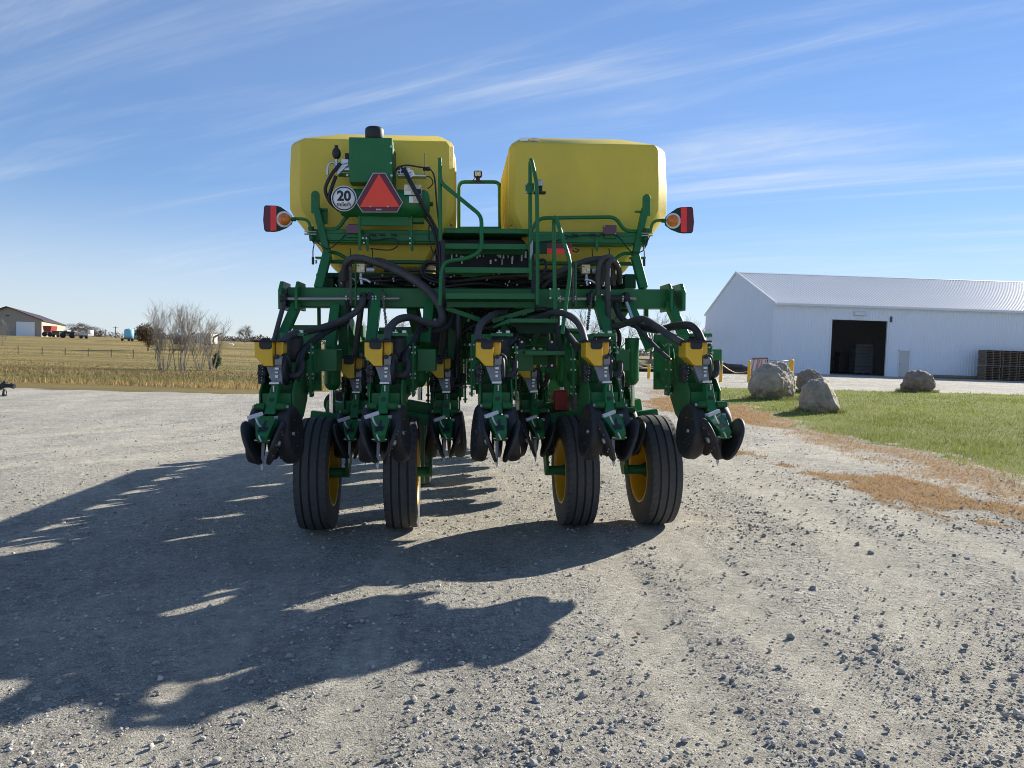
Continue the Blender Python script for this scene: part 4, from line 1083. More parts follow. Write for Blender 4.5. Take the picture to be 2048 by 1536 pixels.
# ---- hoses
def hose(pts, r, m='hose'):
    b = MB(); b.tube(path(*pts), r, 10); return b.build('seed_hose', m, PL)
hose([(688, 560, .35), (690, 535, .30), (700, 519, .22), (718, 516, .18), (745, 523, .16), (800, 545, .12), (850, 578, .08), (876, 608, .04), (884, 635, .0), (873, 648, -.06), (848, 644, -.12), (820, 635, -.2), (795, 640, -.4), (779, 658, -.6), (772, 684, -.86)], .030)
hose([(735, 540, .3), (748, 522, .26), (775, 527, .24), (820, 552, .22), (862, 583, .16), (886, 610, .14), (887, 660, .2), (884, 700, .25), (880, 716, .25)], .028, 'bhose')
hose([(726, 598, .12), (722, 612, .08), (700, 632, .0), (660, 650, -.15), (615, 663, -.4), (588, 668, -.7), (570, 677, -.84), (561, 690, -.88)], .027)
hose([(696, 600, .3), (697, 625, .2), (690, 645, .1), (668, 655, .0), (640, 672, -.3), (612, 695, -.6), (600, 720, -.74), (597, 752, -.80), (588, 760, -.84)], .026, 'rubber2')
hose([(724, 600, .2), (719, 640, .2), (714, 680, .2), (711, 716, .22)], .026, 'bhose')
hose([(850, 645, .1), (840, 660, -.1), (826, 685, -.4), (812, 710, -.7), (813, 745, -.8), (806, 755, -.84)], .026, 'rubber2')
hose([(910, 612, .2), (898, 650, .15), (868, 662, .1), (846, 660, .05)], .026, 'rubber2')
hose([(917, 630, .1), (916, 680, .1), (914, 726, .2), (914, 755, .2)], .030, 'khose')
hose([(1010, 622, .2), (990, 628, .0), (968, 642, -.4), (957, 660, -.75), (957, 684, -.88)], .028)
hose([(1012, 640, .0), (1030, 668, -.2), (1015, 690, -.5), (1005, 712, -.75)], .026, 'rubber2')
hose([(1050, 640, .1), (1085, 632, .0), (1112, 625, -.3), (1140, 632, -.55), (1160, 652, -.75), (1170, 684, -.88)], .026)
hose([(1125, 655, -.1), (1140, 675, -.4), (1155, 695, -.7)], .028, 'rubber2')
hose([(1218, 652, .1), (1232, 653, .0), (1256, 645, -.1), (1285, 638, -.3), (1312, 652, -.6), (1340, 672, -.8), (1364, 686, -.88)], .028)
hose([(1265, 648, .0), (1290, 655, -.1), (1318, 660, -.3), (1350, 652, -.6), (1378, 651, -.8), (1394, 662, -.85), (1404, 684, -.9)], .030, 'rubber2')
hose([(1266, 648, .0), (1290, 672, -.3), (1320, 702, -.6), (1338, 718, -.7)], .016)
hose([(1197, 590, .08), (1196, 545, .06), (1204, 520, .06), (1216, 514, .08), (1224, 520, .2), (1224, 560, .3)], .024)
hose([(1218, 655, .12), (1216, 600, .05), (1215, 545, .05), (1218, 524, .06), (1228, 522, .1), (1238, 540, .25), (1240, 566, .35)], .024)
hose([(1203, 570, .3), (1206, 545, .3), (1214, 528, .3), (1226, 523, .3)], .026, 'bhose')
hose([(1226, 570, .32), (1226, 535, .32), (1220, 525, .32), (1205, 522, .3)], .026, 'bhose')
hose([(1062, 590, .35), (1080, 560, .35), (1110, 548, .3), (1150, 530, .3), (1180, 520, .3), (1205, 518, .28)], .028)
hose([(1085, 575, .32), (1105, 558, .3), (1140, 545, .32), (1160, 540, .3)], .022, 'rubber2')
hose([(1232, 600, .2), (1236, 625, .15), (1250, 642, .1), (1264, 648, .05)], .026, 'rubber2')
hose([(1195, 1, .3), (1195, 1, .3)], .001) if False else None
hose([(1228, 720, .3), (1238, 690, .2), (1238, 665, .2), (1222, 640, .2)], .018, 'khose')
hose([(690, 540, .45), (684, 552, .42), (684, 575, .4)], .030, 'bhose'); hose([(697, 540, .45), (696, 556, .42), (697, 580, .4)], .028, 'bhose')
hose([(874, 525, .3), (856, 524, .3), (843, 536, .28), (845, 552, .28), (862, 562, .28), (880, 566, .28)], .013, 'khose')
hose([(874, 530, .32), (858, 529, .32), (849, 538, .3), (851, 550, .3), (870, 558, .3)], .010, 'khose')
hose([(1072, 522, .3), (1088, 520, .3), (1092, 535, .28), (1084, 550, .28), (1070, 556, .28)], .012, 'khose')
rr_ = random.Random(3)
for k in range(26):
    x0 = rr_.uniform(650, 900); x1 = rr_.uniform(930, 1240); y0 = rr_.uniform(548, 574)
    pts = [(x0 + (x1 - x0) * t, y0 + rr_.uniform(-7, 7), rr_.uniform(.32, .75)) for t in (0, .25, .5, .75, 1)]
    b = MB(); b.tube(path(*pts), rr_.choice((.007, .009, .012, .018)), 7); b.build('harness_hose', rr_.choice(('khose', 'khose', 'hose', 'rubber2')), PL)
for k in range(16):
    x0 = rr_.uniform(895, 1060); y0 = rr_.uniform(615, 655)
    pts = [(x0, 600 + rr_.uniform(0, 20), .3), (x0 + rr_.uniform(-25, 25), y0, .25), (x0 + rr_.uniform(-50, 50), y0 + rr_.uniform(5, 40), .3), (x0 + rr_.uniform(-60, 60), y0 + rr_.uniform(40, 90), .45)]
    b = MB(); b.tube(path(*pts), rr_.choice((.006, .009, .014)), 7); b.build('harness_hose', 'khose', PL)
# seed meter cartridges and air manifold seen in the shade under the tanks
for s in (-1, 1):
    for k in range(5):
        x = XC + s * (.42 + .21 * k); b = MB(); b.box(x - .075, x + .075, .72, .95, 1.98, 2.12); b.lathe([(.05, -.03), (.05, .06)], (x, .70, 2.02), (0, 1, 0), 14); b.build('meter_outlet', 'black', PL, .006)
    b = MB(); b.box(min(XC + s * .3, XC + s * 1.45), max(XC + s * .3, XC + s * 1.45), .9, 1.2, 1.96, 2.06); b.build('air_duct', 'black', PL, .01)
b = MB(); b.box(-.45, .40, .66, .90, 2.02, 2.47); b.build('fan_housing', 'black', PL, .02)
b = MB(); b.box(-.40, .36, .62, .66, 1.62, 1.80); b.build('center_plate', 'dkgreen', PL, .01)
b = MB()
for k in range(34):
    c = P(rr_.uniform(895, 1055), rr_.uniform(503, 530), .55); b.cyl(c, c + Vector((0, 0, rr_.uniform(.02, .07))), rr_.uniform(.006, .012), 8)
for k in range(40):
    c = P(rr_.uniform(660, 1240), rr_.uniform(550, 574), .33); b.cyl(c, c + Vector((rr_.uniform(-.02, .02), 0, rr_.uniform(.01, .02))), .006, 6)
for k in range(50):
    c = P(rr_.uniform(860, 1080), rr_.uniform(612, 760), .30); b.cyl(c, c + Vector((rr_.uniform(-.01, .01), -.012, rr_.uniform(.0, .01))), .007, 6)
b.build('hose_fittings', 'bolt', PL, kind='stuff')
# wiring along the beams
for pts in ([(690, 470, .40), (676, 485, .36), (655, 498, .36), (632, 482, .36), (624, 470, .36)], [(735, 472, .36), (745, 480, .38), (770, 478, .38), (790, 478, .38), (796, 490, .37), (780, 500, .37), (740, 497, .38)], [(1130, 470, .37), (1145, 474, .37), (1170, 470, .37), (1200, 472, .37)], [(1232, 470, .38), (1245, 482, .36), (1262, 503, .36), (1285, 502, .36), (1296, 480, .35), (1300, 470, .35)], [(1080, 484, .37), (1130, 478, .37), (1135, 470, .37)], [(1144, 500, .3), (1152, 504, .3), (1158, 500, .3), (1150, 497, .3)]):
    b = MB(); b.tube(path(*pts), .0055, 6); b.build('wiring', 'khose', PL)
b = MB()
for x0 in (740, 758, 782, 1143, 1180): b.cyl(P(x0, 469, .37), P(x0 + 12, 469.5, .37), .009, 8)
b.build('wire_connectors', 'black', PL, kind='stuff')
for x in (700, 744, 1184, 1218):
    b = MB(); b.tube(path((x, 497, .46), (x + 1, 510, .42), (x, 520, .36)), .005, 6); b.build('hanger_rod', 'green2', PL)
for x in (735, 824, 1194):
    b = MB(); b.pprism([(x - 4, 466), (x + 4, 466), (x + 3, 498), (x, 504), (x - 3, 498)], .415, .01); b.build('beam_clip', 'green', PL, .002)
b = MB(); b.pbox(846, 612, 1120, 660, .74, .06); b.pbox(880, 655, 1100, 692, .78, .06); b.build('center_frame', 'green2', PL, .008)
b = MB(); b.pbox(850, 640, 905, 690, .66, .05); b.pbox(1000, 640, 1040, 700, .64, .06); b.pbox(1068, 646, 1100, 676, .62, .08); b.build('control_box', 'black', PL, .012)
for a_, c_ in (((905, 690, .55), (940, 616, .55)), ((985, 700, .5), (955, 620, .5)), ((1062, 690, .5), (1100, 618, .5))):
    b = MB(); b.beam(P(*a_), P(*c_), .05, .03, up=(0, 1, 0)); b.build('frame_brace', 'green2', PL, .004)
b = MB()
for k in range(10): c = P(870 + 22 * k, 640 + 14 * math.sin(k * 2.1), .60); b.cyl(c, c + Vector((0, .14, 0)), .016, 8)
b.build('frame_bolts', 'bolt', PL, kind='stuff')
# big lower beam visible behind the rows
b = MB(); b.box(-1.0, 1.0, .95, 1.05, 1.38, 1.50); b.build('cross_beam', 'green2', PL, .006)
# ------------------------------------------------------------------ placing on the ground
CAMW = RT @ Vector((0, 0, H))
def gh(x, y): return float(ground_h(np.array([x]), np.array([y]))[0])
def gb(x, y): return float(base_h(np.array([x]), np.array([y]))[0])
def ground_at(px, py):
    d = RT.to_3x3() @ ray(px, py); lo = 1.0
    ts = np.geomspace(1.2, 3000, 900); xs = CAMW.x + d.x * ts; ys = CAMW.y + d.y * ts; zs = CAMW.z + d.z * ts
    below = np.nonzero(zs < base_h(xs, ys))[0]
    t = ts[below[0]] if len(below) else 300
    return Vector((CAMW.x + d.x * t, CAMW.y + d.y * t, gb(CAMW.x + d.x * t, CAMW.y + d.y * t)))

# ------------------------------------------------------------------ white shed on the right
SH = at(1541, 745, 61.0)                    # near left corner at the ground
Z0 = SH.z
EAVE = Z0 + 5.55; RIDGE = Z0 + 8.9; X0 = SH.x; Y0 = SH.y; WID = 21.3; LEN = 36.0
shed = empty('steel_shed', Matrix.Translation((X0, Y0, Z0)))
tag(shed, 'long white ribbed steel shed with an open door and a pale gabled roof', 'shed')
PW = 0.9144; PR = 1.12
def panel_mesh(h, key, prof_h=0.024, rib=.03, PW=PW):
    """one roll-formed sheet: four ribs over its width, standing in XZ, ribs towards -Y"""
    xs = [0]; ys = [0]; p = PW / 4
    for k in range(4):
        c = p * (k + .5)
        xs += [c - rib - .018, c - rib, c + rib, c + rib + .018]; ys += [0, -prof_h, -prof_h, 0]
        xs += [c + p / 2 - .02, c + p / 2 - .008, c + p / 2]; ys += [0, -.004, 0]
    vs = [(x, y, 0) for x, y in zip(xs, ys)] + [(x, y, h) for x, y in zip(xs, ys)]
    n = len(xs); fs = [(i, i + 1, i + 1 + n, i + n) for i in range(n - 1)]
    me = bpy.data.meshes.new('panel_' + key); me.from_pydata(vs, [], fs); me.update(); return me
panel_cache = {}
def panel(name, h, m, mw, parent=shed):
    key = (round(h, 2), m)
    if key not in panel_cache:
        panel_cache[key] = panel_mesh(h, '%.2f' % h, .032 if m == 'steelroof' else .026, .035 if m == 'steelroof' else .03, PR if m == 'steelroof' else PW); panel_cache[key].materials.append(M[m])
    o = bpy.data.objects.new(name, panel_cache[key]); C.objects.link(o); o.parent = parent; o.matrix_local = mw; return o
px2x = lambda px: (px - 1024) / F * 61 + 0.0 - X0
D0, D1 = px2x(1667) - .02, px2x(1756); DH = 4.36
W0, W1 = px2x(1796), px2x(1817); WH = 2.12
nP = int(LEN / PW)
for k in range(nP):
    x = k * PW; xm = x + PW / 2; z = 0.0; h = 5.55
    if D0 - .46 < xm < D1 + .46: z = DH; h = 5.55 - DH
    elif W0 - .2 < xm < W1 + .46: z = WH; h = 5.55 - WH
    panel('wall_panel', h, 'steelwhite', Matrix.Translation((x, 0, z)))
xd0 = min(k * PW for k in range(nP) if D0 - .46 < (k + .5) * PW < D1 + .46); xd1 = max((k + 1) * PW for k in range(nP) if D0 - .46 < (k + .5) * PW < D1 + .46)
xw0 = min(k * PW for k in range(nP) if W0 - .2 < (k + .5) * PW < W1 + .46); xw1 = max((k + 1) * PW for k in range(nP) if W0 - .2 < (k + .5) * PW < W1 + .46)
# gable end on the left: sheets stepped to the roof slope
slope = (8.9 - 5.55) / (WID / 2)
for k in range(int(WID / PW) + 1):
    y0 = k * PW; y1 = min(WID, y0 + PW)
    if y1 - y0 < .1: continue
    xs = []; n = 4
    b = MB(); pw = (y1 - y0)
    zt = lambda y: 5.55 + slope * min(y, WID - y)
    ys = [0.0]; off = [0.0]
    for j in range(4):
        c = pw * (j + .5) / 4; ys += [c - .048, c - .03, c + .03, c + .048]; off += [0, -.022, -.022, 0]
    ys.append(pw); off.append(0)
    vs = [(o_, y0 + y, 0) for y, o_ in zip(ys, off)] + [(o_, y0 + y, zt(y0 + y)) for y, o_ in zip(ys, off)]
    m_ = len(ys); b.add(vs, [(i, i + m_, i + 1 + m_, i + 1) for i in range(m_ - 1)])
    b.build('gable_panel', 'steelwhite', shed)
b = MB(); b.box(LEN, LEN + .1, .0, WID, 0, 5.55); b.prism([(LEN, 0, 5.552), (LEN, WID, 5.552), (LEN, WID / 2, 8.9)], (.1, 0, 0)); b.box(0, LEN, WID, WID + .1, 0, 5.55); b.build('rear_wall', 'steelwhite', shed)
b = MB(); b.box(.05, LEN, .2, WID, -.05, 0.01); b.build('shed_floor', 'concrete', shed)
# roof sheets on both slopes
sl = math.hypot(WID / 2 + .35, slope * (WID / 2 + .35)); ang = math.atan(slope)
rl = sl
for k in range(int(LEN / PR)):
    mw = Matrix.Translation((k * PR, -.35, 5.55 - slope * .35 + .06)) @ Matrix.Rotation(-(math.pi / 2 - ang), 4, 'X')
    panel('roof_panel', rl, 'steelroof', mw)
b = MB(); b.prism([(0, WID / 2, 8.98), (0, WID + .35, 5.52), (0, WID + .35, 5.49), (0, WID / 2, 8.94)], (LEN, 0, 0)); b.build('rear_roof', 'steelroof', shed)
b = MB(); b.prism([(-.02, WID / 2 - .25, 8.93), (-.02, WID / 2, 9.02), (-.02, WID / 2 + .25, 8.93)], (LEN, 0, 0)); b.build('ridge_cap', 'trim', shed)
for (a, c) in (((-.05, -.36, 5.50), (-.05, WID / 2, 8.97)), ((-.05, WID + .36, 5.50), (-.05, WID / 2, 8.97))):
    b = MB(); b.beam(a, c, .10, .22); b.build('rake_trim', 'trim', shed)
b = MB(); b.beam((-.05, -.37, 5.42), (LEN, -.37, 5.42), .05, .16); b.box(-.05, LEN, -.35, -.01, 5.45, 5.46); b.build('eave_trim', 'trim', shed)
b = MB(); b.box(-.04, .08, -.045, .08, 0, 5.5); b.build('corner_trim', 'trim', shed)
b = MB(); b.box(xd0 - .02, xd0 + .10, -.06, .10, 0, DH); b.box(xd1 - .10, xd1 + .02, -.06, .10, 0, DH); b.box(xd0 - .02, xd1 + .02, -.06, .10, DH, DH + .13); b.build('door_frame', 'trim', shed)
b = MB(); b.box(xw0 - .01, xw0 + .06, -.05, .08, 0, WH); b.box(xw1 - .06, xw1 + .01, -.05, .08, 0, WH); b.box(xw0 - .01, xw1 + .01, -.05, .08, WH - .06, WH + .02)
b.build('entry_frame', 'trim', shed)
b = MB(); b.box(xw0 + .06, xw1 - .06, .02, .06, .02, WH - .06); ed = b.build('entry_door', 'offwhite', shed)
b = MB(); b.box(xw0 + .11, xw0 + .16, -.03, .02, .98, 1.08); b.build('door_handle', 'steel', ed)
b = MB(); xc = (xd0 + xd1) / 2 - .05; b.prism([(xc - .45, 0 - .03, 4.72), (xc - .45, -.03, 5.05), (xc - .45, -.18, 5.05), (xc - .45, -.34, 4.80), (xc - .45, -.30, 4.72)], (.9, 0, 0)); b.build('wall_lamp', 'trim', shed, .02)
b = MB(); b.box(px2x(1774), px2x(1774) + .12, -.12, -.03, 4.3, 4.75); b.build('wall_bracket', 'post', shed)
def crate(name, x, y, w, d, h, label, m='cardboard', z=0.02):
    """palletised sack stack: courses of bulging cartons on a skid"""
    b = MB(); n = max(2, int(h / .28))
    for i in range(n):
        j = .02 * ((i * 7) % 3 - 1); b.box(-w / 2 + j, w / 2 + j, -d / 2, d / 2, .14 + i * (h - .14) / n, .14 + (i + 1) * (h - .14) / n - .012)
    b.box(-w / 2, w / 2, -d / 2, d / 2, .10, .135)
    for sx in (-1, 0, 1): b.box(sx * w * .44 - .05, sx * w * .44 + .05, -d / 2, d / 2, 0, .10)
    o = b.build(name, m, None, .02); o.location = (X0 + x, Y0 + y, Z0 + z); tag(o, label, 'pallet load'); return o
crate('carton_stack', 29.9 - X0, 5.0, 1.5, 1.2, 2.6, 'tall pale carton stack inside the open shed door, at the right')
crate('carton_stack', 30.2 - X0, 9.0, 1.4, 1.2, 1.9, 'shorter dim carton stack inside the open shed door, at the left')
# apron and footing
b = MB(); b.prism([(-1.0, -.05, -.02), (-1.0, -.05, -.9), (-1.0, -12.5, -.9), (-1.0, -12.5, -.14)], (LEN + 1, 0, 0))
ap = b.build('concrete_apron', 'concrete'); ap.location = (X0, Y0, Z0); tag(ap, 'pale concrete apron along the front of the white shed', 'apron', kind='structure')
b = MB(); b.cyl((0, 0, .16), (7.6, .05, .16), .15, 10); b.cyl((7.3, -.25, .10), (9.4, -.22, .10), .10, 8); lg = b.build('log', 'log'); lg.location = (X0 + px2x(1840), Y0 - .5, Z0 - .03)
tag(lg, 'pale logs lying along the foot of the white shed wall', 'log')
# pallets
def pallet_mesh():
    b = MB(); w, d = 1.2, 1.0
    for x in (-.55, 0, .55): b.box(x - .022, x + .022, -d / 2, d / 2, .02, .108)
    for k in range(7): y = -d / 2 + .05 + k * .15; b.box(-w / 2, w / 2, y - .045, y + .045, .109, .127)
    for y in (-.45, 0, .45): b.box(-w / 2, w / 2, y - .05, y + .05, .001, .019)
    return b
pm = pallet_mesh().build('wooden_pallet', 'wood'); first = True
rp = random.Random(5)
pal_x0 = px2x(1957)
for col in range(6):
    for k in range(18):
        o = pm if first else pm.copy()
        if not first: C.objects.link(o)
        first = False
        o.location = (X0 + pal_x0 + col * 1.3 + rp.uniform(-.03, .03), Y0 - 1.3 + rp.uniform(-.03, .03), Z0 - .03 + k * .1285 + (.0 if k < 9 else .05)); o.rotation_euler = (0, 0, rp.uniform(-.02, .02))
        tag(o, 'grey-brown wooden pallet in the tall stacks against the white shed wall', 'pallet', 'stacked pallets by the shed')

# ------------------------------------------------------------------ bollards, gate, rack, debris
def bollard(px, py, top, label, r=.075):
    g = ground_at(px, py); h = (py - top) / F * g.y
    b = MB(); b.lathe([(r, -.2), (r, h - r * .5), (r * .85, h - r * .15), (r * .5, h), (.0001, h + .01)], (0, 0, 0), (0, 0, 1), 16); o = b.build('bollard', 'safety'); o.location = g
    tag(o, label, 'bollard', 'yellow bollards near the shed'); return g, h
g1, h1 = bollard(1297, 757, 728, 'yellow bollard seen just left of the rightmost row unit')
g2, h2 = bollard(1441, 764, 722, 'slim yellow bollard beside the rightmost seed hopper')
g3, h3 = bollard(1497, 764, 721, 'yellow bollard in front of the orange rack')
g4, h4 = bollard(1581, 765, 719, 'thick yellow bollard at the right end of the tube gate', .12)
b = MB(); b.tube([g2 + Vector((0, 0, h2 * .85)), (g2 + g3) / 2 + Vector((0, 0, h2 * .45)), g3 + Vector((0, 0, h3 * .5))], .018, 6); o = b.build('rope', 'safety'); tag(o, 'yellow rope sagging between two slim bollards', 'rope')
b = MB(); b.tube([g1 + Vector((0, 0, h1 * .85)), (g1 + g2) / 2 + Vector((0, 0, h1 * .70)), g2 + Vector((0, 0, h2 * .85))], .014, 6); o = b.build('rope', 'offwhite'); tag(o, 'pale rope strung behind the rightmost row unit', 'rope')
gl = ground_at(1538, 764); w = (g4.x - gl.x) - .1
ga = empty('tube_gate', Matrix.Translation(gl)); tag(ga, 'galvanised tube gate with yellow bars beside the thick bollard', 'gate')
b = MB(); b.tube([(0, 0, .1), (0, 0, h4 * .93), (w, 0, h4 * .93), (w, 0, .1)], .022, 8, raw=True); b.build('gate_frame', 'steel', ga)
for z in (.22, .42, .62): b = MB(); b.cyl((0, 0, h4 * z), (w, 0, h4 * z), .014, 8); b.build('gate_bar', 'safety', ga)
b = MB(); b.cyl((w / 2, 0, .2), (w / 2, 0, h4 * .93), .010, 6); b.cyl((0.05, 0, .25), (w * .95, 0, h4 * .8), .010, 6); b.build('gate_brace', 'silver', ga)
b = MB(); b.cyl((-.12, 0, 0), (-.12, 0, h4 * .98), .03, 8); b.build('gate_post', 'post', ga)
g = ground_at(1515, 752); rk = empty('steel_rack', Matrix.Translation((g.x, g.y, g.z))); tag(rk, 'leaning rust orange steel rack behind the largest boulder', 'rack')
s_ = g.y / F
for k in range(4):
    b = MB(); x = (-14 + 8 * k) * s_; b.beam((x, 0, 0), (x + 9 * s_, .3, 33 * s_), .06, .06); b.build('rack_leg', 'orange', rk)
b = MB(); b.beam((-10 * s_, .3, 34 * s_), (22 * s_, .3, 36 * s_), .10, .10); b.beam((-14 * s_, 0, 3 * s_), (12 * s_, 0, 3 * s_), .06, .06); b.build('rack_beam', 'rust', rk)
b = MB(); b.beam((-6 * s_, .0, 0.02), (6 * s_, .25, 32 * s_), .05, .05); b.build('rack_brace', 'orange', rk)
# yellow earth bank and scrap heap left of the shed
def lump(name, m, c, sx, sy, sz, seed, label, cat, sub=5, amp=.30, freq=1.6, ncut=13, rot=0.0):
    bm = bmesh.new(); bmesh.ops.create_icosphere(bm, subdivisions=sub, radius=1.0)
    r = random.Random(seed); cuts = []
    for k in range(ncut):
        d = Vector((r.gauss(0, 1), r.gauss(0, 1), r.gauss(0, 1))).normalized(); cuts.append((d, r.uniform(.62, .90)))
    from mathutils import noise as mn
    off = Vector((seed * 3.1, seed * 1.7, seed * .9))
    for v in bm.verts:
        p = v.co.copy()
        for d, t in cuts:
            q = p.dot(d)
            if q > t: p -= d * (q - t) * .93
        n = mn.fractal(p * freq + off, 1.0, 2.0, 5)
        n2 = mn.fractal(p * freq * 5 + off, 1.0, 2.0, 3)
        p *= 1 + amp * n * .5 + amp * .30 * n2 - amp * .5 * max(0, .12 - abs(mn.noise(p * 1.3 + off * 2)))
        if p.z < -.55: p.z = -.55 + (p.z + .55) * .2
        v.co = Vector((p.x * sx, p.y * sy, p.z * sz))
    me = bpy.data.meshes.new(name); bm.to_mesh(me); bm.free()
    for p in me.polygons: p.use_smooth = True
    me.materials.append(M[m]); o = bpy.data.objects.new(name, me); C.objects.link(o)
    o.location = c; o.rotation_euler = (0, 0, rot); tag(o, label, cat); return o
BLD = []
def boulder(px0, px1, top, base, m, seed, label, rot=0, yk=.8, ncut=13):
    g = ground_at((px0 + px1) / 2, base - 3); k = g.y / F
    w = (px1 - px0) * k; h = (base - top) * k
    BLD.append((g.x, g.y, w))
    return lump('boulder', m, g + Vector((0, 0, h * .40)), w * .56, w * .5 * yk, h * .70, seed, label, 'boulder', rot=rot, amp=.24, ncut=ncut)
boulder(1497, 1594, 735, 801, 'boulder', 4, 'largest grey boulder, humped, at the left edge of the lawn', rot=.5, ncut=7)
boulder(1600, 1680, 766, 827, 'boulder', 26, 'round grey boulder nearest the camera on the lawn', rot=1.1, yk=.95, ncut=4)
boulder(1588, 1652, 746, 788, 'boulder2', 12, 'dark cleft boulder half hidden behind the two grey ones', rot=.2)
boulder(1802, 1867, 748, 787, 'boulder2', 17, 'flat-topped reddish boulder standing alone before the shed', rot=.3)
g = ground_at(1452, 750); lump('scrap_heap', 'dirt', Vector((g.x + .8, g.y + 6, g.z + .1)), 2.6, 1.5, .75, 31, 'dark heap of earth and scrap wood beside the shed gable', 'heap', sub=4, amp=.7, freq=2.4)
g = ground_at(1290, 750); lump('earth_bank', 'bank', Vector((g.x - .5, g.y + 12, g.z + .05)), 11, 5.0, .85, 37, 'low dry grass bank behind the right row units', 'bank', sub=5, amp=.25)

# ------------------------------------------------------------------ distant farmyard on the left
def lbox(b, px0, px1, py0, py1, D, d): 
    a = at(px0, py0, D); c = at(px1, py1, D); b.box(a.x, c.x, D, D + d, min(a.z, c.z), max(a.z, c.z)); return b
A = at(83, 672, 200); Bn = at(-57, 668, 200); A2 = at(129, 668, 285)
hz = A.z; dv = Vector((A2.x - A.x, A2.y - A.y, 0)); gv_ = Vector((Bn.x - A.x, 0, 0))
ev = (672 - 640) / F * 200; rv = (672 - 617) / F * 200
A = Vector((A.x, A.y, hz - .5))
barn = empty('tan_barn', Matrix.Translation(A)); tag(barn, 'tan barn with maroon roof and white overhead door, far left', 'barn')
O = Vector((0, 0, 0)); up = Vector((0, 0, 1)); E_ = ev + .5; Rv = rv + .5
b = MB(); b.prism([O, gv_, gv_ + up * E_, gv_ * .5 + up * Rv, up * E_], dv * .001 + Vector((0, .2, 0))); b.build('gable_wall', 'tanbarn', barn)
b = MB(); b.prism([dv * .002, dv, dv + up * E_, dv * .002 + up * E_], Vector((-.2, 0, 0))); b.build('side_wall', 'creambarn', barn)
for s0, s1 in ((0.0, .5), (1.0, .5)):
    b = MB(); e0 = gv_ * (s0 - .03 if s0 == 0 else 1.03) + up * (E_ - .25); b.prism([e0 - dv * .01, gv_ * .5 + up * (Rv + .05) - dv * .01, gv_ * .5 + up * (Rv + .05) + dv * 1.01, e0 + dv * 1.01], Vector((0, 0, .2))); b.build('roof', 'redroof', barn)
b = MB(); b.prism([gv_ + dv, dv, dv + up * E_, gv_ * .5 + dv + up * Rv, gv_ + dv + up * E_], Vector((0, .2, 0))); b.build('rear_wall', 'tanbarn', barn)
a0 = at(31, 672, 199.6); a1 = at(68, 645, 199.6); b = MB(); b.box(a0.x - A.x, a1.x - A.x, -.14, -.01, .3, (672 - 645) / F * 200 + .5); b.build('overhead_door', 'white', barn)
b = MB(); c = at(13, 631, 199.6); b.box(c.x - A.x - .4, c.x - A.x + .4, -.2, -.01, c.z - A.z - .15, c.z - A.z + .15); b.build('barn_lamp', 'post', barn)
def far_wheel(b, x, y, z, r, w=.25): b.lathe([(.0001, -w / 2), (r, -w / 2), (r, w / 2), (.0001, w / 2)], (x, y, z), (0, 1, 0), 14)
def wagon(name, px0, px1, top, base, D, m, label, cat, taper=.25, bed=.45):
    a = at(px0, base, D); c = at(px1, top, D); w = c.x - a.x; h = c.z - a.z
    t = empty(name, Matrix.Translation((a.x, D, a.z))); tag(t, label, cat)
    b = MB(); z0 = h * bed; b.prism([(0, 0, h), (w, 0, h), (w - taper * w * .5, 0, z0), (taper * w * .5, 0, z0)], (0, 2.4, 0)); b.build('box', m, t, .02)
    b = MB(); b.box(w * .08, w * .92, .3, 2.1, z0 - .25, z0 - .02); b.build('chassis', 'post', t)
    for x in (.2, .8):
        b = MB(); far_wheel(b, w * x, .1, h * bed * .5, h * bed * .5); b.build('wheel', 'rubber2', t)
    return t
wagon('grain_wagon', 85, 103, 652, 673, 180, 'brick_red', 'red grain wagon parked against the cream wall of the tan barn', 'wagon')
wagon('seed_cart', 103, 119, 662, 674, 178, 'post', 'dark low cart parked next to the red wagon', 'cart', .1, .5)
t = wagon('equipment_trailer', 119, 150, 663, 676, 172, 'post', 'long dark flatbed trailer with a pale load, far left yard', 'trailer', .02, .82)
b = MB(); b.box(.6, 1.4, .5, 2, 1.25, 1.75); b.box(2.2, 2.9, .5, 2, 1.25, 1.6); b.build('load', 'offwhite', t)
t = wagon('flat_wagon', 158, 176, 666, 677, 168, 'silver', 'silver flat wagon with a white cube on its right end', 'wagon', .02, .55)
b = MB(); a = at(174, 664, 168); b.box(1.75, 2.3, .4, 1.6, 1.22, 1.95); b.build('water_cube', 'white', t)
# pale blue tank on a maroon running gear
a = at(242, 681.5, 150); tk = empty('tank_trailer', Matrix.Translation((a.x, 150, a.z))); tag(tk, 'pale blue poly tank on a low maroon trailer', 'trailer'); s_ = 150 / F
b = MB(); n = 20; w = 18 * s_ / 2
b.lathe([(.0001, 0), (w, 0), (w * 1.02, 7 * s_), (w, 17 * s_), (w * .75, 18.6 * s_), (.25, 19.4 * s_), (.25, 20 * s_), (.0001, 20 * s_)], (10 * s_, 1.2, 5 * s_), (0, 0, 1), 24); b.build('tank', 'blue', tk)
b = MB(); b.lathe([(.0001, 0), (w * .75, 0), (w * .75, 17 * s_), (.0001, 19 * s_)], (17 * s_, 2.8, 5 * s_), (0, 0, 1), 20); b.build('rear_tank', 'silver', tk)
b = MB(); b.box(-4 * s_, 40 * s_, .6, 1.8, 3.4 * s_, 5 * s_); b.build('chassis', 'maroon', tk, .03)
for x in (0, 13, 20, 35): b = MB(); far_wheel(b, x * s_, .5, 2 * s_, 2.2 * s_); b.build('wheel', 'maroon' if x > 10 else 'rubber2', tk)
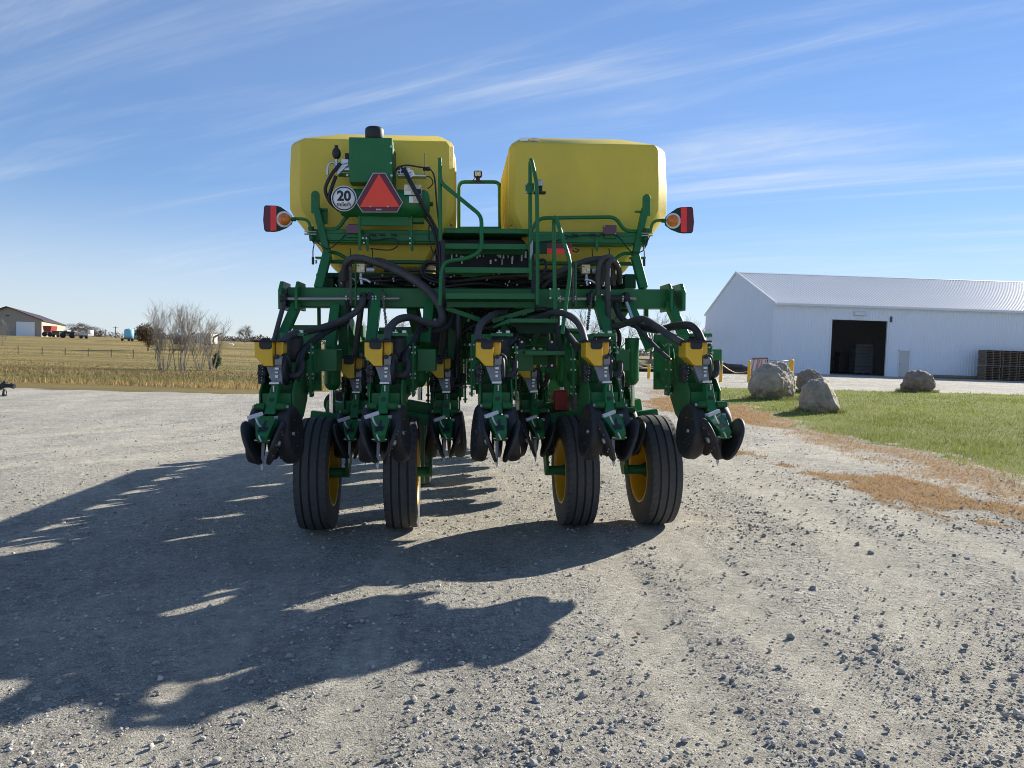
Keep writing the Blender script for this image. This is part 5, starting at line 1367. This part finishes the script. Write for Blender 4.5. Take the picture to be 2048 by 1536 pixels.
# white box trailer and grey bin behind the bushes
a = at(385, 688, 128); s_ = 128 / F
bt = empty('box_trailer', Matrix.Translation((a.x, 128, a.z))); tag(bt, 'off-white ribbed box trailer half hidden by the bare bushes', 'trailer')
b = MB(); b.box(8 * s_, 36 * s_, 0, 3, 2 * s_, 22 * s_); b.build('box', 'offwhite', bt, .02)
b = MB(); b.prism([(0, .1, 2 * s_), (7.8 * s_, .1, 2 * s_), (7.8 * s_, .1, 22 * s_), (-2 * s_, .1, 12 * s_), (-10 * s_, .1, 6 * s_)], (0, 2.6, 0)); b.build('nose', 'silver', bt)
for k in range(7): b = MB(); x = (9 + 4.3 * k) * s_; b.box(x, x + .06, -.05, -.002, 2.2 * s_, 21.5 * s_); b.build('rib', 'white', bt)
for x in (24, 29): b = MB(); far_wheel(b, x * s_, .2, .35, .42); b.build('wheel', 'rubber2', bt)
b = MB(); p0 = at(366, 679, 127); p1 = at(390, 665, 127); b.beam(p0, p1, .25, .25); o = b.build('grain_auger', 'post'); tag(o, 'dark auger leaning left of the off-white box trailer', 'auger')
b = MB(); p0 = at(427, 675, 127); p1 = at(443, 667, 127); b.beam(p0, p1, .22, .22); b.beam(p0, at(428, 690, 127), .15, .15); o = b.build('grain_auger', 'post'); tag(o, 'dark auger rising right of the off-white box trailer', 'auger')
b = MB(); lbox(b, 345, 360, 677, 684, 127, 1.5); lbox(b, 362, 378, 674, 684, 126, 1.5); c = at(352, 684, 126.8); far_wheel(b, c.x, 126.7, c.z, .4); c = at(370, 684, 126.8); far_wheel(b, c.x, 125.7, c.z, .45); o = b.build('parked_implement', 'post', None, .1); tag(o, 'low dark farm implement behind the left bare bush', 'implement')
b = MB(); lbox(b, 268, 284, 666, 672, 420, 8); a = at(268, 666, 420); c = at(284, 664.6, 420); b.prism([(a.x - .5, 419.5, a.z), (c.x + .5, 419.5, a.z), (c.x - 1, 424, c.z + .3), (a.x + 1, 424, c.z + .3)], (0, .3, 0)); o = b.build('distant_shed', 'silver'); tag(o, 'tiny blue-grey shed on the horizon beside the blue tank', 'shed')
b = MB(); g = ground_at(460, 690); b.box(-.4, .4, 0, .4, 0, .14); b.prism([(-.42, 0, .14), (.42, 0, .14), (.2, .25, .25), (-.3, .25, .25)], (0, .2, 0)); o = b.build('white_culvert', 'white', None, .04); o.location = at(461, 690, 118); tag(o, 'small white object lying on the grass bank', 'debris')
for px, top, D in ((231, 653, 330), (211, 659, 480), (138, 657, 480), (193, 661, 620), (152, 660, 700)):
    b = MB(); a = at(px, 672, D); hh = (672 - top) / F * D; b.cyl((0, 0, -1), (0, 0, hh), .16, 6); b.beam((-1.1, 0, hh - .5), (1.1, 0, hh - .5), .12, .14); o = b.build('utility_pole', 'post'); o.location = a
    tag(o, 'thin utility pole on the far left horizon', 'pole', 'poles on the left horizon')
# fence
fp = []
for px in (37, 85, 131, 177, 223, 267, 312):
    g = Vector(((px - 1024) / F * 92, 92.0, 0)); g.z = gb(g.x, g.y); fp.append(g)
    b = MB(); b.cyl((0, 0, -.2), (.02, 0, .95), .05, 6); o = b.build('fence_post', 'post'); o.location = g; tag(o, 'thin weathered post of the wire fence across the grass slope', 'fence post', 'fence posts on the slope')
b = MB()
for z in (.5, .85):
    for p, q in zip(fp[:-1], fp[1:]): b.tube([p + up * z, q + up * z], .0025, 4, raw=True)
o = b.build('fence_wire', 'post'); tag(o, 'thin wires strung along the posts on the grass slope', 'wire')
# black implement hitch at the left edge
g = ground_at(4, 793); s_ = g.y / F; hi = empty('black_hitch', Matrix.Translation(g)); tag(hi, 'black implement hitch poking in at the left edge of the lot', 'hitch')
b = MB(); b.prism([(-30 * s_, 0, 12 * s_), (-8 * s_, 0, 12 * s_), (4 * s_, 0, 18 * s_), (6 * s_, 0, 31 * s_), (2 * s_, 0, 31 * s_), (-6 * s_, 0, 24 * s_), (-30 * s_, 0, 22 * s_)], (0, .15, 0)); b.build('hitch_frame', 'black', hi, .02)
b = MB(); b.cyl((4 * s_, .05, 22 * s_), (19 * s_, .05, 21 * s_), .05, 10); b.cyl((14 * s_, .05, 21 * s_), (17 * s_, .05, 27 * s_), .02, 8); b.cyl((19 * s_, .05, 21 * s_), (22 * s_, .05, 20 * s_), .07, 10); b.build('coupler', 'black', hi)
b = MB(); b.cyl((-1 * s_, .07, 0), (1 * s_, .07, 14 * s_), .035, 8); b.cyl((-1 * s_, .07, 0), (-1 * s_, .07, .02), .1, 8); b.build('jack_stand', 'black', hi)
b = MB(); b.tube([(3 * s_, 0, 12 * s_), (5 * s_, 0, 4 * s_), (8 * s_, 0, 3 * s_), (9 * s_, 0, 12 * s_)], .015, 6); b.build('hose', 'khose', hi)

# ------------------------------------------------------------------ bare trees and bushes
def segs_to_mesh(segs, n=4):
    s = np.array([[*p, *q, r0, r1] for p, q, r0, r1 in segs]); p = s[:, 0:3]; q = s[:, 3:6]; t = q - p; t /= np.linalg.norm(t, axis=1)[:, None] + 1e-9
    u = np.cross(t, [0.21, 0.33, 0.92]); u /= np.linalg.norm(u, axis=1)[:, None] + 1e-9; w = np.cross(t, u)
    V = []
    for c, r in ((p, s[:, 6]), (q, s[:, 7])):
        for k in range(n):
            a = 2 * math.pi * k / n; V.append(c + (u * math.cos(a) + w * math.sin(a)) * r[:, None])
    V = np.stack(V, 1); N_ = len(s); base = np.arange(N_)[:, None] * (2 * n)
    Fc = []
    for k in range(n): Fc.append(np.concatenate([base + k, base + (k + 1) % n, base + n + (k + 1) % n, base + n + k], 1))
    return V.reshape(-1, 3), np.concatenate(Fc, 0)
def grow(r, p, d, ln, rad, lvl, segs, spread, kids, up_):
    p = Vector(p); d = Vector(d).normalized(); n = 3 if lvl > 0 else 2; seg = ln / n
    for i in range(n):
        d = (d + Vector((r.gauss(0, .10), r.gauss(0, .10), r.gauss(0, .06) + up_))).normalized()
        q = p + d * seg; r1 = rad * (1 - .28 * (i + 1) / n); segs.append((p[:], q[:], rad * (1 - .28 * i / n), r1)); p = q
        if lvl > 0:
            for k in range(kids if i == n - 1 else max(1, kids - 2)):
                a = r.uniform(0, 2 * math.pi); u = d.cross(Vector((.3, .5, .8))).normalized(); w = d.cross(u); sp = spread * r.uniform(.6, 1.3)
                nd = d * math.cos(sp) + (u * math.cos(a) + w * math.sin(a)) * math.sin(sp)
                grow(r, p, nd, ln * r.uniform(.5, .75), r1 * .58, lvl - 1, segs, spread, kids, up_)
def plant(name, loc, label, cat, group, trunk_segs, crown_segs, m):
    t = empty(name, Matrix.Translation(loc)); tag(t, label, cat, group)
    V, Q = segs_to_mesh(trunk_segs, 6); np_mesh('trunk', V, Q, m, True, parent=t)
    V, Q = segs_to_mesh(crown_segs, 3); np_mesh('crown', V, Q, m, True, parent=t)
    return t
def bare_tree(px, D, h, label, seed, m='bark2', spread=.55, lvl=4, kids=3, w=1.0, name='bare_tree', group=None):
    r = random.Random(seed); x = (px - 1024) / F * D; z = gb(x, D); segs = []
    tr = [((0, 0, -.3), (0.05, 0, h * .28), h * .022, h * .018)]
    for k in range(4):
        a = 2 * math.pi * k / 4 + r.uniform(-.4, .4); grow(r, (0.05, 0, h * (.2 + .03 * k)), (math.cos(a) * .6 * w, math.sin(a) * .6 * w, .8), h * .30, h * .012, lvl - 1, segs, spread, kids, .03)
    grow(r, (0.05, 0, h * .27), (0, 0, 1), h * .32, h * .016, lvl - 1, segs, spread, kids, .04)
    return plant(name, (x, D, z), label, 'tree', group, tr, segs, m)
def bush(px, base, D, h, wpx, n, label, seed):
    r = random.Random(seed); x = (px - 1024) / F * D; z = gb(x, D); tr = []; cr = []; W = wpx / F * D
    for k in range(n):
        a = r.uniform(0, 6.28); rr = r.random() ** .5; bx = math.cos(a) * rr * W * .10; by = math.sin(a) * rr * W * .10
        lean = Vector((bx * 2.6 / max(W, .1) + r.gauss(0, .05), by * 2.6 / max(W, .1) + r.gauss(0, .05), 1)); lean.normalize()
        hh = h * r.uniform(.7, 1.0); p = Vector((bx, by, -.1)); d = lean
        rad = r.uniform(.020, .034)
        for i in range(5):
            d = (d + Vector((r.gauss(0, .05), r.gauss(0, .05), .02))).normalized(); q = p + d * hh / 5; tr.append((p[:], q[:], rad * (1 - .17 * i), rad * (1 - .17 * (i + 1)))); p = q
            if i >= 1:
                for j in range(4):
                    u = Vector((r.gauss(0, 1), r.gauss(0, 1), r.uniform(.3, 1.4))); grow(r, p, (d * .8 + u.normalized() * .8), hh * r.uniform(.13, .27), rad * .34, 1, cr, .5, 4, .08)
    return plant('bare_bush', (x, D, z), label, 'bush', 'bare bushes on the grass', tr, cr, 'bark')
bush(327, 742, 57, 4.35, 110, 13, 'tallest bare grey bush, left of the pair in the dry grass', 41)
bush(360, 741, 57.5, 4.3, 104, 12, 'bare grey bush just right of the tallest one', 43)
bush(402, 736, 61, 3.8, 64, 10, 'slim bare bush in front of the off-white box trailer', 47)
bush(424, 740, 60, 3.6, 48, 8, 'rightmost slim bare bush, with a small cedar at its foot', 48)
bush(4, 690, 120, 3.4, 30, 5, 'small bare bush at the left edge before the tan barn', 49)
G_ = 'bare trees beyond the planter'
for i, (px, D, h, lb, w) in enumerate(((726, 95, 6.0, 'bare tree seen through the gap left of the second seed hopper', 1.0), (790, 90, 6.4, 'bare tree seen behind the second and third drop legs', 1.0), (1160, 82, 6.6, 'bare tree seen under the toolbar beside the folding steps', 1.0), (1232, 78, 6.2, 'bare tree seen between the right lift cylinder and the steps', 1.1), (1300, 76, 6.0, 'bare tree with its crown just under the right end of the toolbar', 1.2), (1376, 80, 5.4, 'bare tree rising beside the gable of the white shed', 1.1), (690, 150, 4.5, 'small bare tree low between the left row units', 1.3))):
    bare_tree(px, D, h, lb, 60 + i, group=G_, w=w)
bare_tree(490, 260, 6.6, 'round bare tree alone on the left horizon', 91, spread=.7, w=1.7, lvl=4, kids=4)
# rust-leaved oak left of the bushes
def leafy(px, D, h, w, n, cols, label, seed, name, cat='tree', conic=False):
    x = (px - 1024) / F * D; z = gb(x, D); r = np.random.default_rng(seed); rr = random.Random(seed)
    t = empty(name, Matrix.Translation((x, D, z))); tag(t, label, cat); segs = []
    for k in range(5):
        a = rr.uniform(0, 6.28); segs.append(((0, 0, h * .15), (math.cos(a) * w * .3, math.sin(a) * w * .3, h * rr.uniform(.5, .8)), .10, .03))
    segs.append(((0, 0, -.2), (0, 0, h * .6), h * .03, h * .015)); V, Q = segs_to_mesh(segs, 5); np_mesh('trunk', V, Q, 'bark2', True, parent=t)
    cc = r.normal(size=(60, 3)); cc /= np.linalg.norm(cc, axis=1)[:, None]; cc *= (r.random((60, 1)) ** .4); 
    cl = cc * [w * .5, w * .5, h * .36] + [0, 0, h * .58]
    if conic: f_ = np.clip(1.15 - (cl[:, 2] / h), .1, 1); cl[:, 0] *= f_; cl[:, 1] *= f_
    c = cl[r.integers(0, 60, n)] + r.normal(size=(n, 3)) * [w * .075, w * .075, h * .05]
    s = h * .022 * r.uniform(.6, 1.5, (n, 1)); a = r.normal(size=(n, 3)); bq = r.normal(size=(n, 3)); a /= np.linalg.norm(a, axis=1)[:, None]; bq /= np.linalg.norm(bq, axis=1)[:, None]
    V = np.stack([c - a * s, c + a * s, c + bq * s * 1.6], 1).reshape(-1, 3); cols = np.array(cols); col = np.repeat(cols[r.integers(0, len(cols), n)] * r.uniform(.7, 1.2, (n, 1)), 3, 0)
    np_mesh('crown', V, np.arange(3 * n).reshape(-1, 3), 'leaf', col=col, parent=t)
leafy(297, 118, 4.4, 3.6, 5200, [(.13, .085, .045), (.10, .09, .04), (.16, .09, .05)], 'rust-brown leafy oak beside the bare bushes', 71, 'oak_tree')
leafy(433, 61, 1.5, 1.1, 2600, [(.03, .065, .03), (.04, .075, .04)], 'small green cedar at the foot of the rightmost bush', 73, 'cedar', conic=True)
leafy(158, 470, 9, 14, 3000, [(.10, .075, .06), (.07, .07, .05)], 'brownish grove on the horizon behind the flat wagon', 75, 'grove_tree')
leafy(187, 500, 7, 16, 3000, [(.11, .06, .05), (.09, .07, .05)], 'low reddish grove on the horizon left of the blue tank', 77, 'grove_tree')
# far tree line: a mass nobody could count
nt_ = 1300; per = 44; n = nt_ * per
px = rng.uniform(-500, 2700, nt_); D = rng.uniform(520, 900, nt_); x = (px - 1024) / F * D
tw = rng.uniform(3.0, 9.5, nt_); th = rng.uniform(1.6, 4.8, nt_) * (.6 + .9 * fbm(x * .012, D * .01, 55)) * np.where(px < 200, .75, 1.0)
ti = np.repeat(np.arange(nt_), per); ang = rng.uniform(0, 2 * np.pi, n); rr = rng.random(n) ** .6; vz = rng.random(n)
cxp = x[ti] + np.cos(ang) * rr * tw[ti] * np.sqrt(1 - (vz * .92) ** 2); cyp = D[ti] + np.sin(ang) * rr * tw[ti] * .6; czp = base_h(cxp, cyp) + vz * th[ti] * 1.15
sz = rng.uniform(.25, .8, n)[:, None]; va = rng.normal(size=(n, 3)); vb = rng.normal(size=(n, 3)) + [0, 0, 1.2]; va /= np.linalg.norm(va, axis=1)[:, None]; vb /= np.linalg.norm(vb, axis=1)[:, None]
cp = np.stack([cxp, cyp, czp], 1); V = np.stack([cp - va * sz, cp + va * sz, cp + vb * sz * 2.2], 1).reshape(-1, 3)
pal = np.array([(.10, .085, .08), (.125, .10, .085), (.08, .075, .07), (.13, .09, .07), (.09, .085, .085)])
o = np_mesh('far_treeline', V, np.arange(3 * n).reshape(-1, 3), 'leaf', col=np.repeat(pal[rng.integers(0, 5, n)], 3, 0)); tag(o, 'low brown-grey tree line along the horizon', 'tree line', kind='stuff')

# ------------------------------------------------------------------ grass
def blades(name, x, y, h, w, col, label, lean=.35):
    n = len(x); z = ground_h(x, y) - .004; a = rng.uniform(0, 2 * np.pi, n); dx = np.cos(a) * w; dy = np.sin(a) * w; lx = rng.normal(0, lean, n) * h; ly = rng.normal(0, lean, n) * h
    V = np.stack([np.stack([x - dx, y - dy, z], 1), np.stack([x + dx, y + dy, z], 1), np.stack([x + lx, y + ly, z + h], 1)], 1).reshape(-1, 3)
    o = np_mesh(name, V, np.arange(3 * n).reshape(-1, 3), 'blade', col=np.repeat(col, 3, 0)); tag(o, label, 'grass', kind='stuff'); return o
def pick(pal, n, lo=.75, hi=1.25): pal = np.array(pal); return pal[rng.integers(0, len(pal), n)] * rng.uniform(lo, hi, (n, 1))
# lawn: density follows distance
n = 280000; y = 2.5 * (31 / 2.5) ** rng.random(n); x = 5.0 + (y * .95 + 3) * rng.random(n)
la, de, fi = zones(x, y); k = rng.random(n) < la * (.35 + .65 * sstep(y, 3, 8)); x, y = x[k], y[k]; m_ = len(x)
mix_ = sstep(fbm(x * .5, y * .5, 77), .35, .65)[:, None]
col = pick([(.23, .30, .055), (.26, .32, .065), (.31, .345, .095), (.39, .36, .14)], m_) * (.85 + .25 * mix_)
hl = rng.uniform(.03, .065, m_) * (.75 + .9 * sstep(fbm(x * 1.6, y * 1.6, 23), .5, .72))
for bx_, by_, bw_ in BLD:
    q = 1500; a_ = rng.uniform(0, 6.283, q); rr_b = bw_ * rng.uniform(.40, .62, q); x = np.append(x, bx_ + np.cos(a_) * rr_b); y = np.append(y, by_ + np.sin(a_) * rr_b * .85)
    hl = np.append(hl, rng.uniform(.05, .15, q)); col = np.concatenate([col, pick([(.19, .24, .06), (.26, .27, .09), (.36, .31, .15)], q)])
m_ = len(x)
blades('lawn_grass', x, y, hl, (.002 + .00042 * y) * rng.uniform(.5, 1.2, m_), col, 'short green turf of the lawn beside the boulders')
n = 260000; y = 2.2 * (27 / 2.2) ** rng.random(n); x = 2.0 + 5.2 * rng.random(n)
la, de, fi = zones(x, y); k = rng.random(n) < (de * (1 - la * .8)) ** 1.5 * .6; x, y = x[k], y[k]; m_ = len(x)
col = pick([(.55, .31, .12), (.52, .34, .16), (.47, .26, .10), (.48, .38, .22)], m_)
blades('dead_grass', x, y, rng.uniform(.02, .055, m_), .0016 + .0003 * y * rng.uniform(.5, 1.2, m_), col, 'bleached orange dead grass along the edge of the gravel', .9)
n = 110000; y = 24.5 * (165 / 24.5) ** (rng.random(n) ** 1.05); x = (rng.uniform(-700, 1300, n) - 1024) / F * y
la, de, fi = zones(x, y); band = fbm(x * .025, y * .13, 88); k = (fi > .5) & (rng.random(n) < .25 + .75 * sstep(band, .35, .6)) & (y > 27.5 + 2 * band); x, y, band = x[k], y[k], band[k]; m_ = len(x)
t_ = sstep(band, .40, .62)[:, None]
col = pick([(.17, .15, .05), (.20, .16, .065), (.15, .14, .045)], m_) * (1 - t_) + pick([(.44, .32, .125), (.37, .255, .10), (.29, .20, .09), (.48, .36, .15)], m_) * t_
up_g = (sstep(y, 66, 84) * sstep(-y, -150, -130))[:, None] * .75; brn = np.exp(-((y - 50 - 7 * (fbm(x * .04, y * 0, 12) - .5)) / 6.5) ** 2)[:, None] * .75
col = col * (1 - up_g) + pick([(.155, .145, .045), (.20, .17, .06), (.13, .125, .04)], m_) * up_g; col = col * (1 - brn) + pick([(.17, .12, .07), (.21, .145, .085), (.13, .10, .055)], m_) * brn
blades('field_grass', x, y, (rng.uniform(.05, .16, m_) + .20 * t_[:, 0] * rng.random(m_) ** 2) * np.clip(1.4 - y / 90, .35, 1), .0055 + .00055 * y * rng.uniform(.5, 1.3, m_), col, 'tall dry grass standing over the field', .3)

# ------------------------------------------------------------------ loose stones on the gravel
def stone_shape(seed, sub=1):
    bm = bmesh.new(); bmesh.ops.create_icosphere(bm, subdivisions=sub, radius=1.0); r = random.Random(seed)
    cuts = [(Vector((r.gauss(0, 1), r.gauss(0, 1), r.gauss(0, 1))).normalized(), r.uniform(.45, .8)) for _ in range(6)]
    for v in bm.verts:
        p = v.co.copy()
        for d, t in cuts:
            q = p.dot(d)
            if q > t: p -= d * (q - t)
        v.co = p * r.uniform(.85, 1.15)
    vs = np.array([v.co[:] for v in bm.verts]); fs = np.array([[v.index for v in f.verts] for f in bm.faces]); bm.free(); return vs, fs
shapes2 = [stone_shape(s, 2) for s in range(8)]; shapes1 = [stone_shape(s + 20, 1) for s in range(8)]
def chip_shape(seed):
    r = np.random.default_rng(seed); vs = np.array([(1, 0, 0), (0, 1, 0), (-1, 0, 0), (0, -1, 0), (0, 0, 1), (0, 0, -.6)]) * r.uniform(.6, 1.2, (6, 1)) + r.normal(0, .22, (6, 3))
    return vs, np.array([(0, 1, 4), (1, 2, 4), (2, 3, 4), (3, 0, 4), (1, 0, 5), (2, 1, 5), (3, 2, 5), (0, 3, 5)])
shapes0 = [chip_shape(s) for s in range(8)]
SM = [(.37, .355, .32), (.43, .41, .36), (.28, .275, .26), (.50, .47, .40), (.40, .35, .29)]
def stones(n, ylo, yhi, rlo, rhi, seed, xr=(-900, 2950)):
    r = np.random.default_rng(seed); y = 1 / r.uniform(1 / yhi, 1 / ylo, n); px = r.uniform(*xr, n); x = (px - 1024) / F * y
    la, de, fi = zones(x, y); dens = .35 + .65 * sstep(fbm(x * 1.0 + 5, y * .6, 64), .38, .60); dens = dens * (.55 + .45 * sstep(x, -1.5, 1.5)) * (1 - .75 * tracks(x, y)); k = (la < .4) & (fi < .3) & (r.random(n) < dens) & (r.random(n) > de * .6)
    x, y = x[k], y[k]; m_ = len(x); rad = rlo + (rhi - rlo) * r.random(m_) ** 3.2
    return x, y, rad, r
VV = []; FF = []; CC = []; off = 0
for n, ylo, yhi, rlo, rhi, sd in ((210000, 1.7, 9.0, .0028, .0075, 1), (26000, 1.8, 10, .006, .0135, 4), (5000, 1.8, 9, .010, .019, 2), (12000, 6, 26, .009, .020, 3)):
    shapes = {1: shapes0, 2: shapes2}.get(sd, shapes1)
    x, y, rad, r = stones(n, ylo, yhi, rlo, rhi, sd); z = ground_h(x, y); g = r.integers(0, 8, len(x))
    for q in range(8):
        k = g == q; m_ = k.sum(); vs, fs = shapes[q]; a = r.uniform(0, 6.28, m_); sx = r.uniform(.75, 1.3, m_); sz = r.uniform(.5, .9, m_); c, s = np.cos(a), np.sin(a)
        X = vs[None, :, 0] * (rad[k] * sx)[:, None]; Y = vs[None, :, 1] * rad[k][:, None]; Z = vs[None, :, 2] * (rad[k] * sz)[:, None]
        V = np.stack([x[k][:, None] + X * c[:, None] - Y * s[:, None], y[k][:, None] + X * s[:, None] + Y * c[:, None], z[k][:, None] + (rad[k] * sz * .35)[:, None] + Z], 2)
        nv = len(vs); VV.append(V.reshape(-1, 3)); FF.append((fs[None] + (np.arange(m_) * nv)[:, None, None]).reshape(-1, 3) + off); off += m_ * nv
        CC.append(np.repeat(pick(SM, m_, .8, 1.2), nv, 0))
o = np_mesh('loose_gravel', np.concatenate(VV), np.concatenate(FF), 'stone', col=np.concatenate(CC)); tag(o, 'small loose stones strewn over the gravel yard', 'gravel', kind='stuff')
# the largest stones, one by one
def one_stone(seed, col):
    bm = bmesh.new(); bmesh.ops.create_icosphere(bm, subdivisions=2, radius=1.0); r = random.Random(seed)
    cuts = [(Vector((r.gauss(0, 1), r.gauss(0, 1), r.gauss(0, 1))).normalized(), r.uniform(.4, .75)) for _ in range(9)]
    for v in bm.verts:
        p = v.co.copy()
        for d, t in cuts:
            q = p.dot(d)
            if q > t: p -= d * (q - t)
        v.co = p
    me = bpy.data.meshes.new('stone'); bm.to_mesh(me); bm.free(); me.materials.append(col); return me
smats = [mat('stone_%d' % i, c, .92, var=.3, scale=18, bump=.7, bscale=60) for i, c in enumerate([(.37, .36, .33), (.45, .43, .38), (.29, .285, .265), (.38, .23, .15)])]
smesh = [one_stone(100 + i, smats[(0, 1, 0, 2, 1, 0, 2, 0, 1, 3)[i]]) for i in range(10)]
x, y, rad, r = stones(560, 1.9, 7.5, .012, .027, 11, (-150, 2200))
order = np.argsort(-(rad / y))[:260]
for i in order:
    o = bpy.data.objects.new('stone', smesh[int(r.integers(0, 9)) if r.random() > .03 else 9]); C.objects.link(o); o.parent = grounds['gravel_lot']
    s = rad[i]; o.location = (x[i], y[i], gh(x[i], y[i]) + s * .25); o.scale = (s * r.uniform(.8, 1.3), s, s * r.uniform(.55, .9)); o.rotation_euler = (r.uniform(-.3, .3), r.uniform(-.3, .3), r.uniform(0, 6.28))
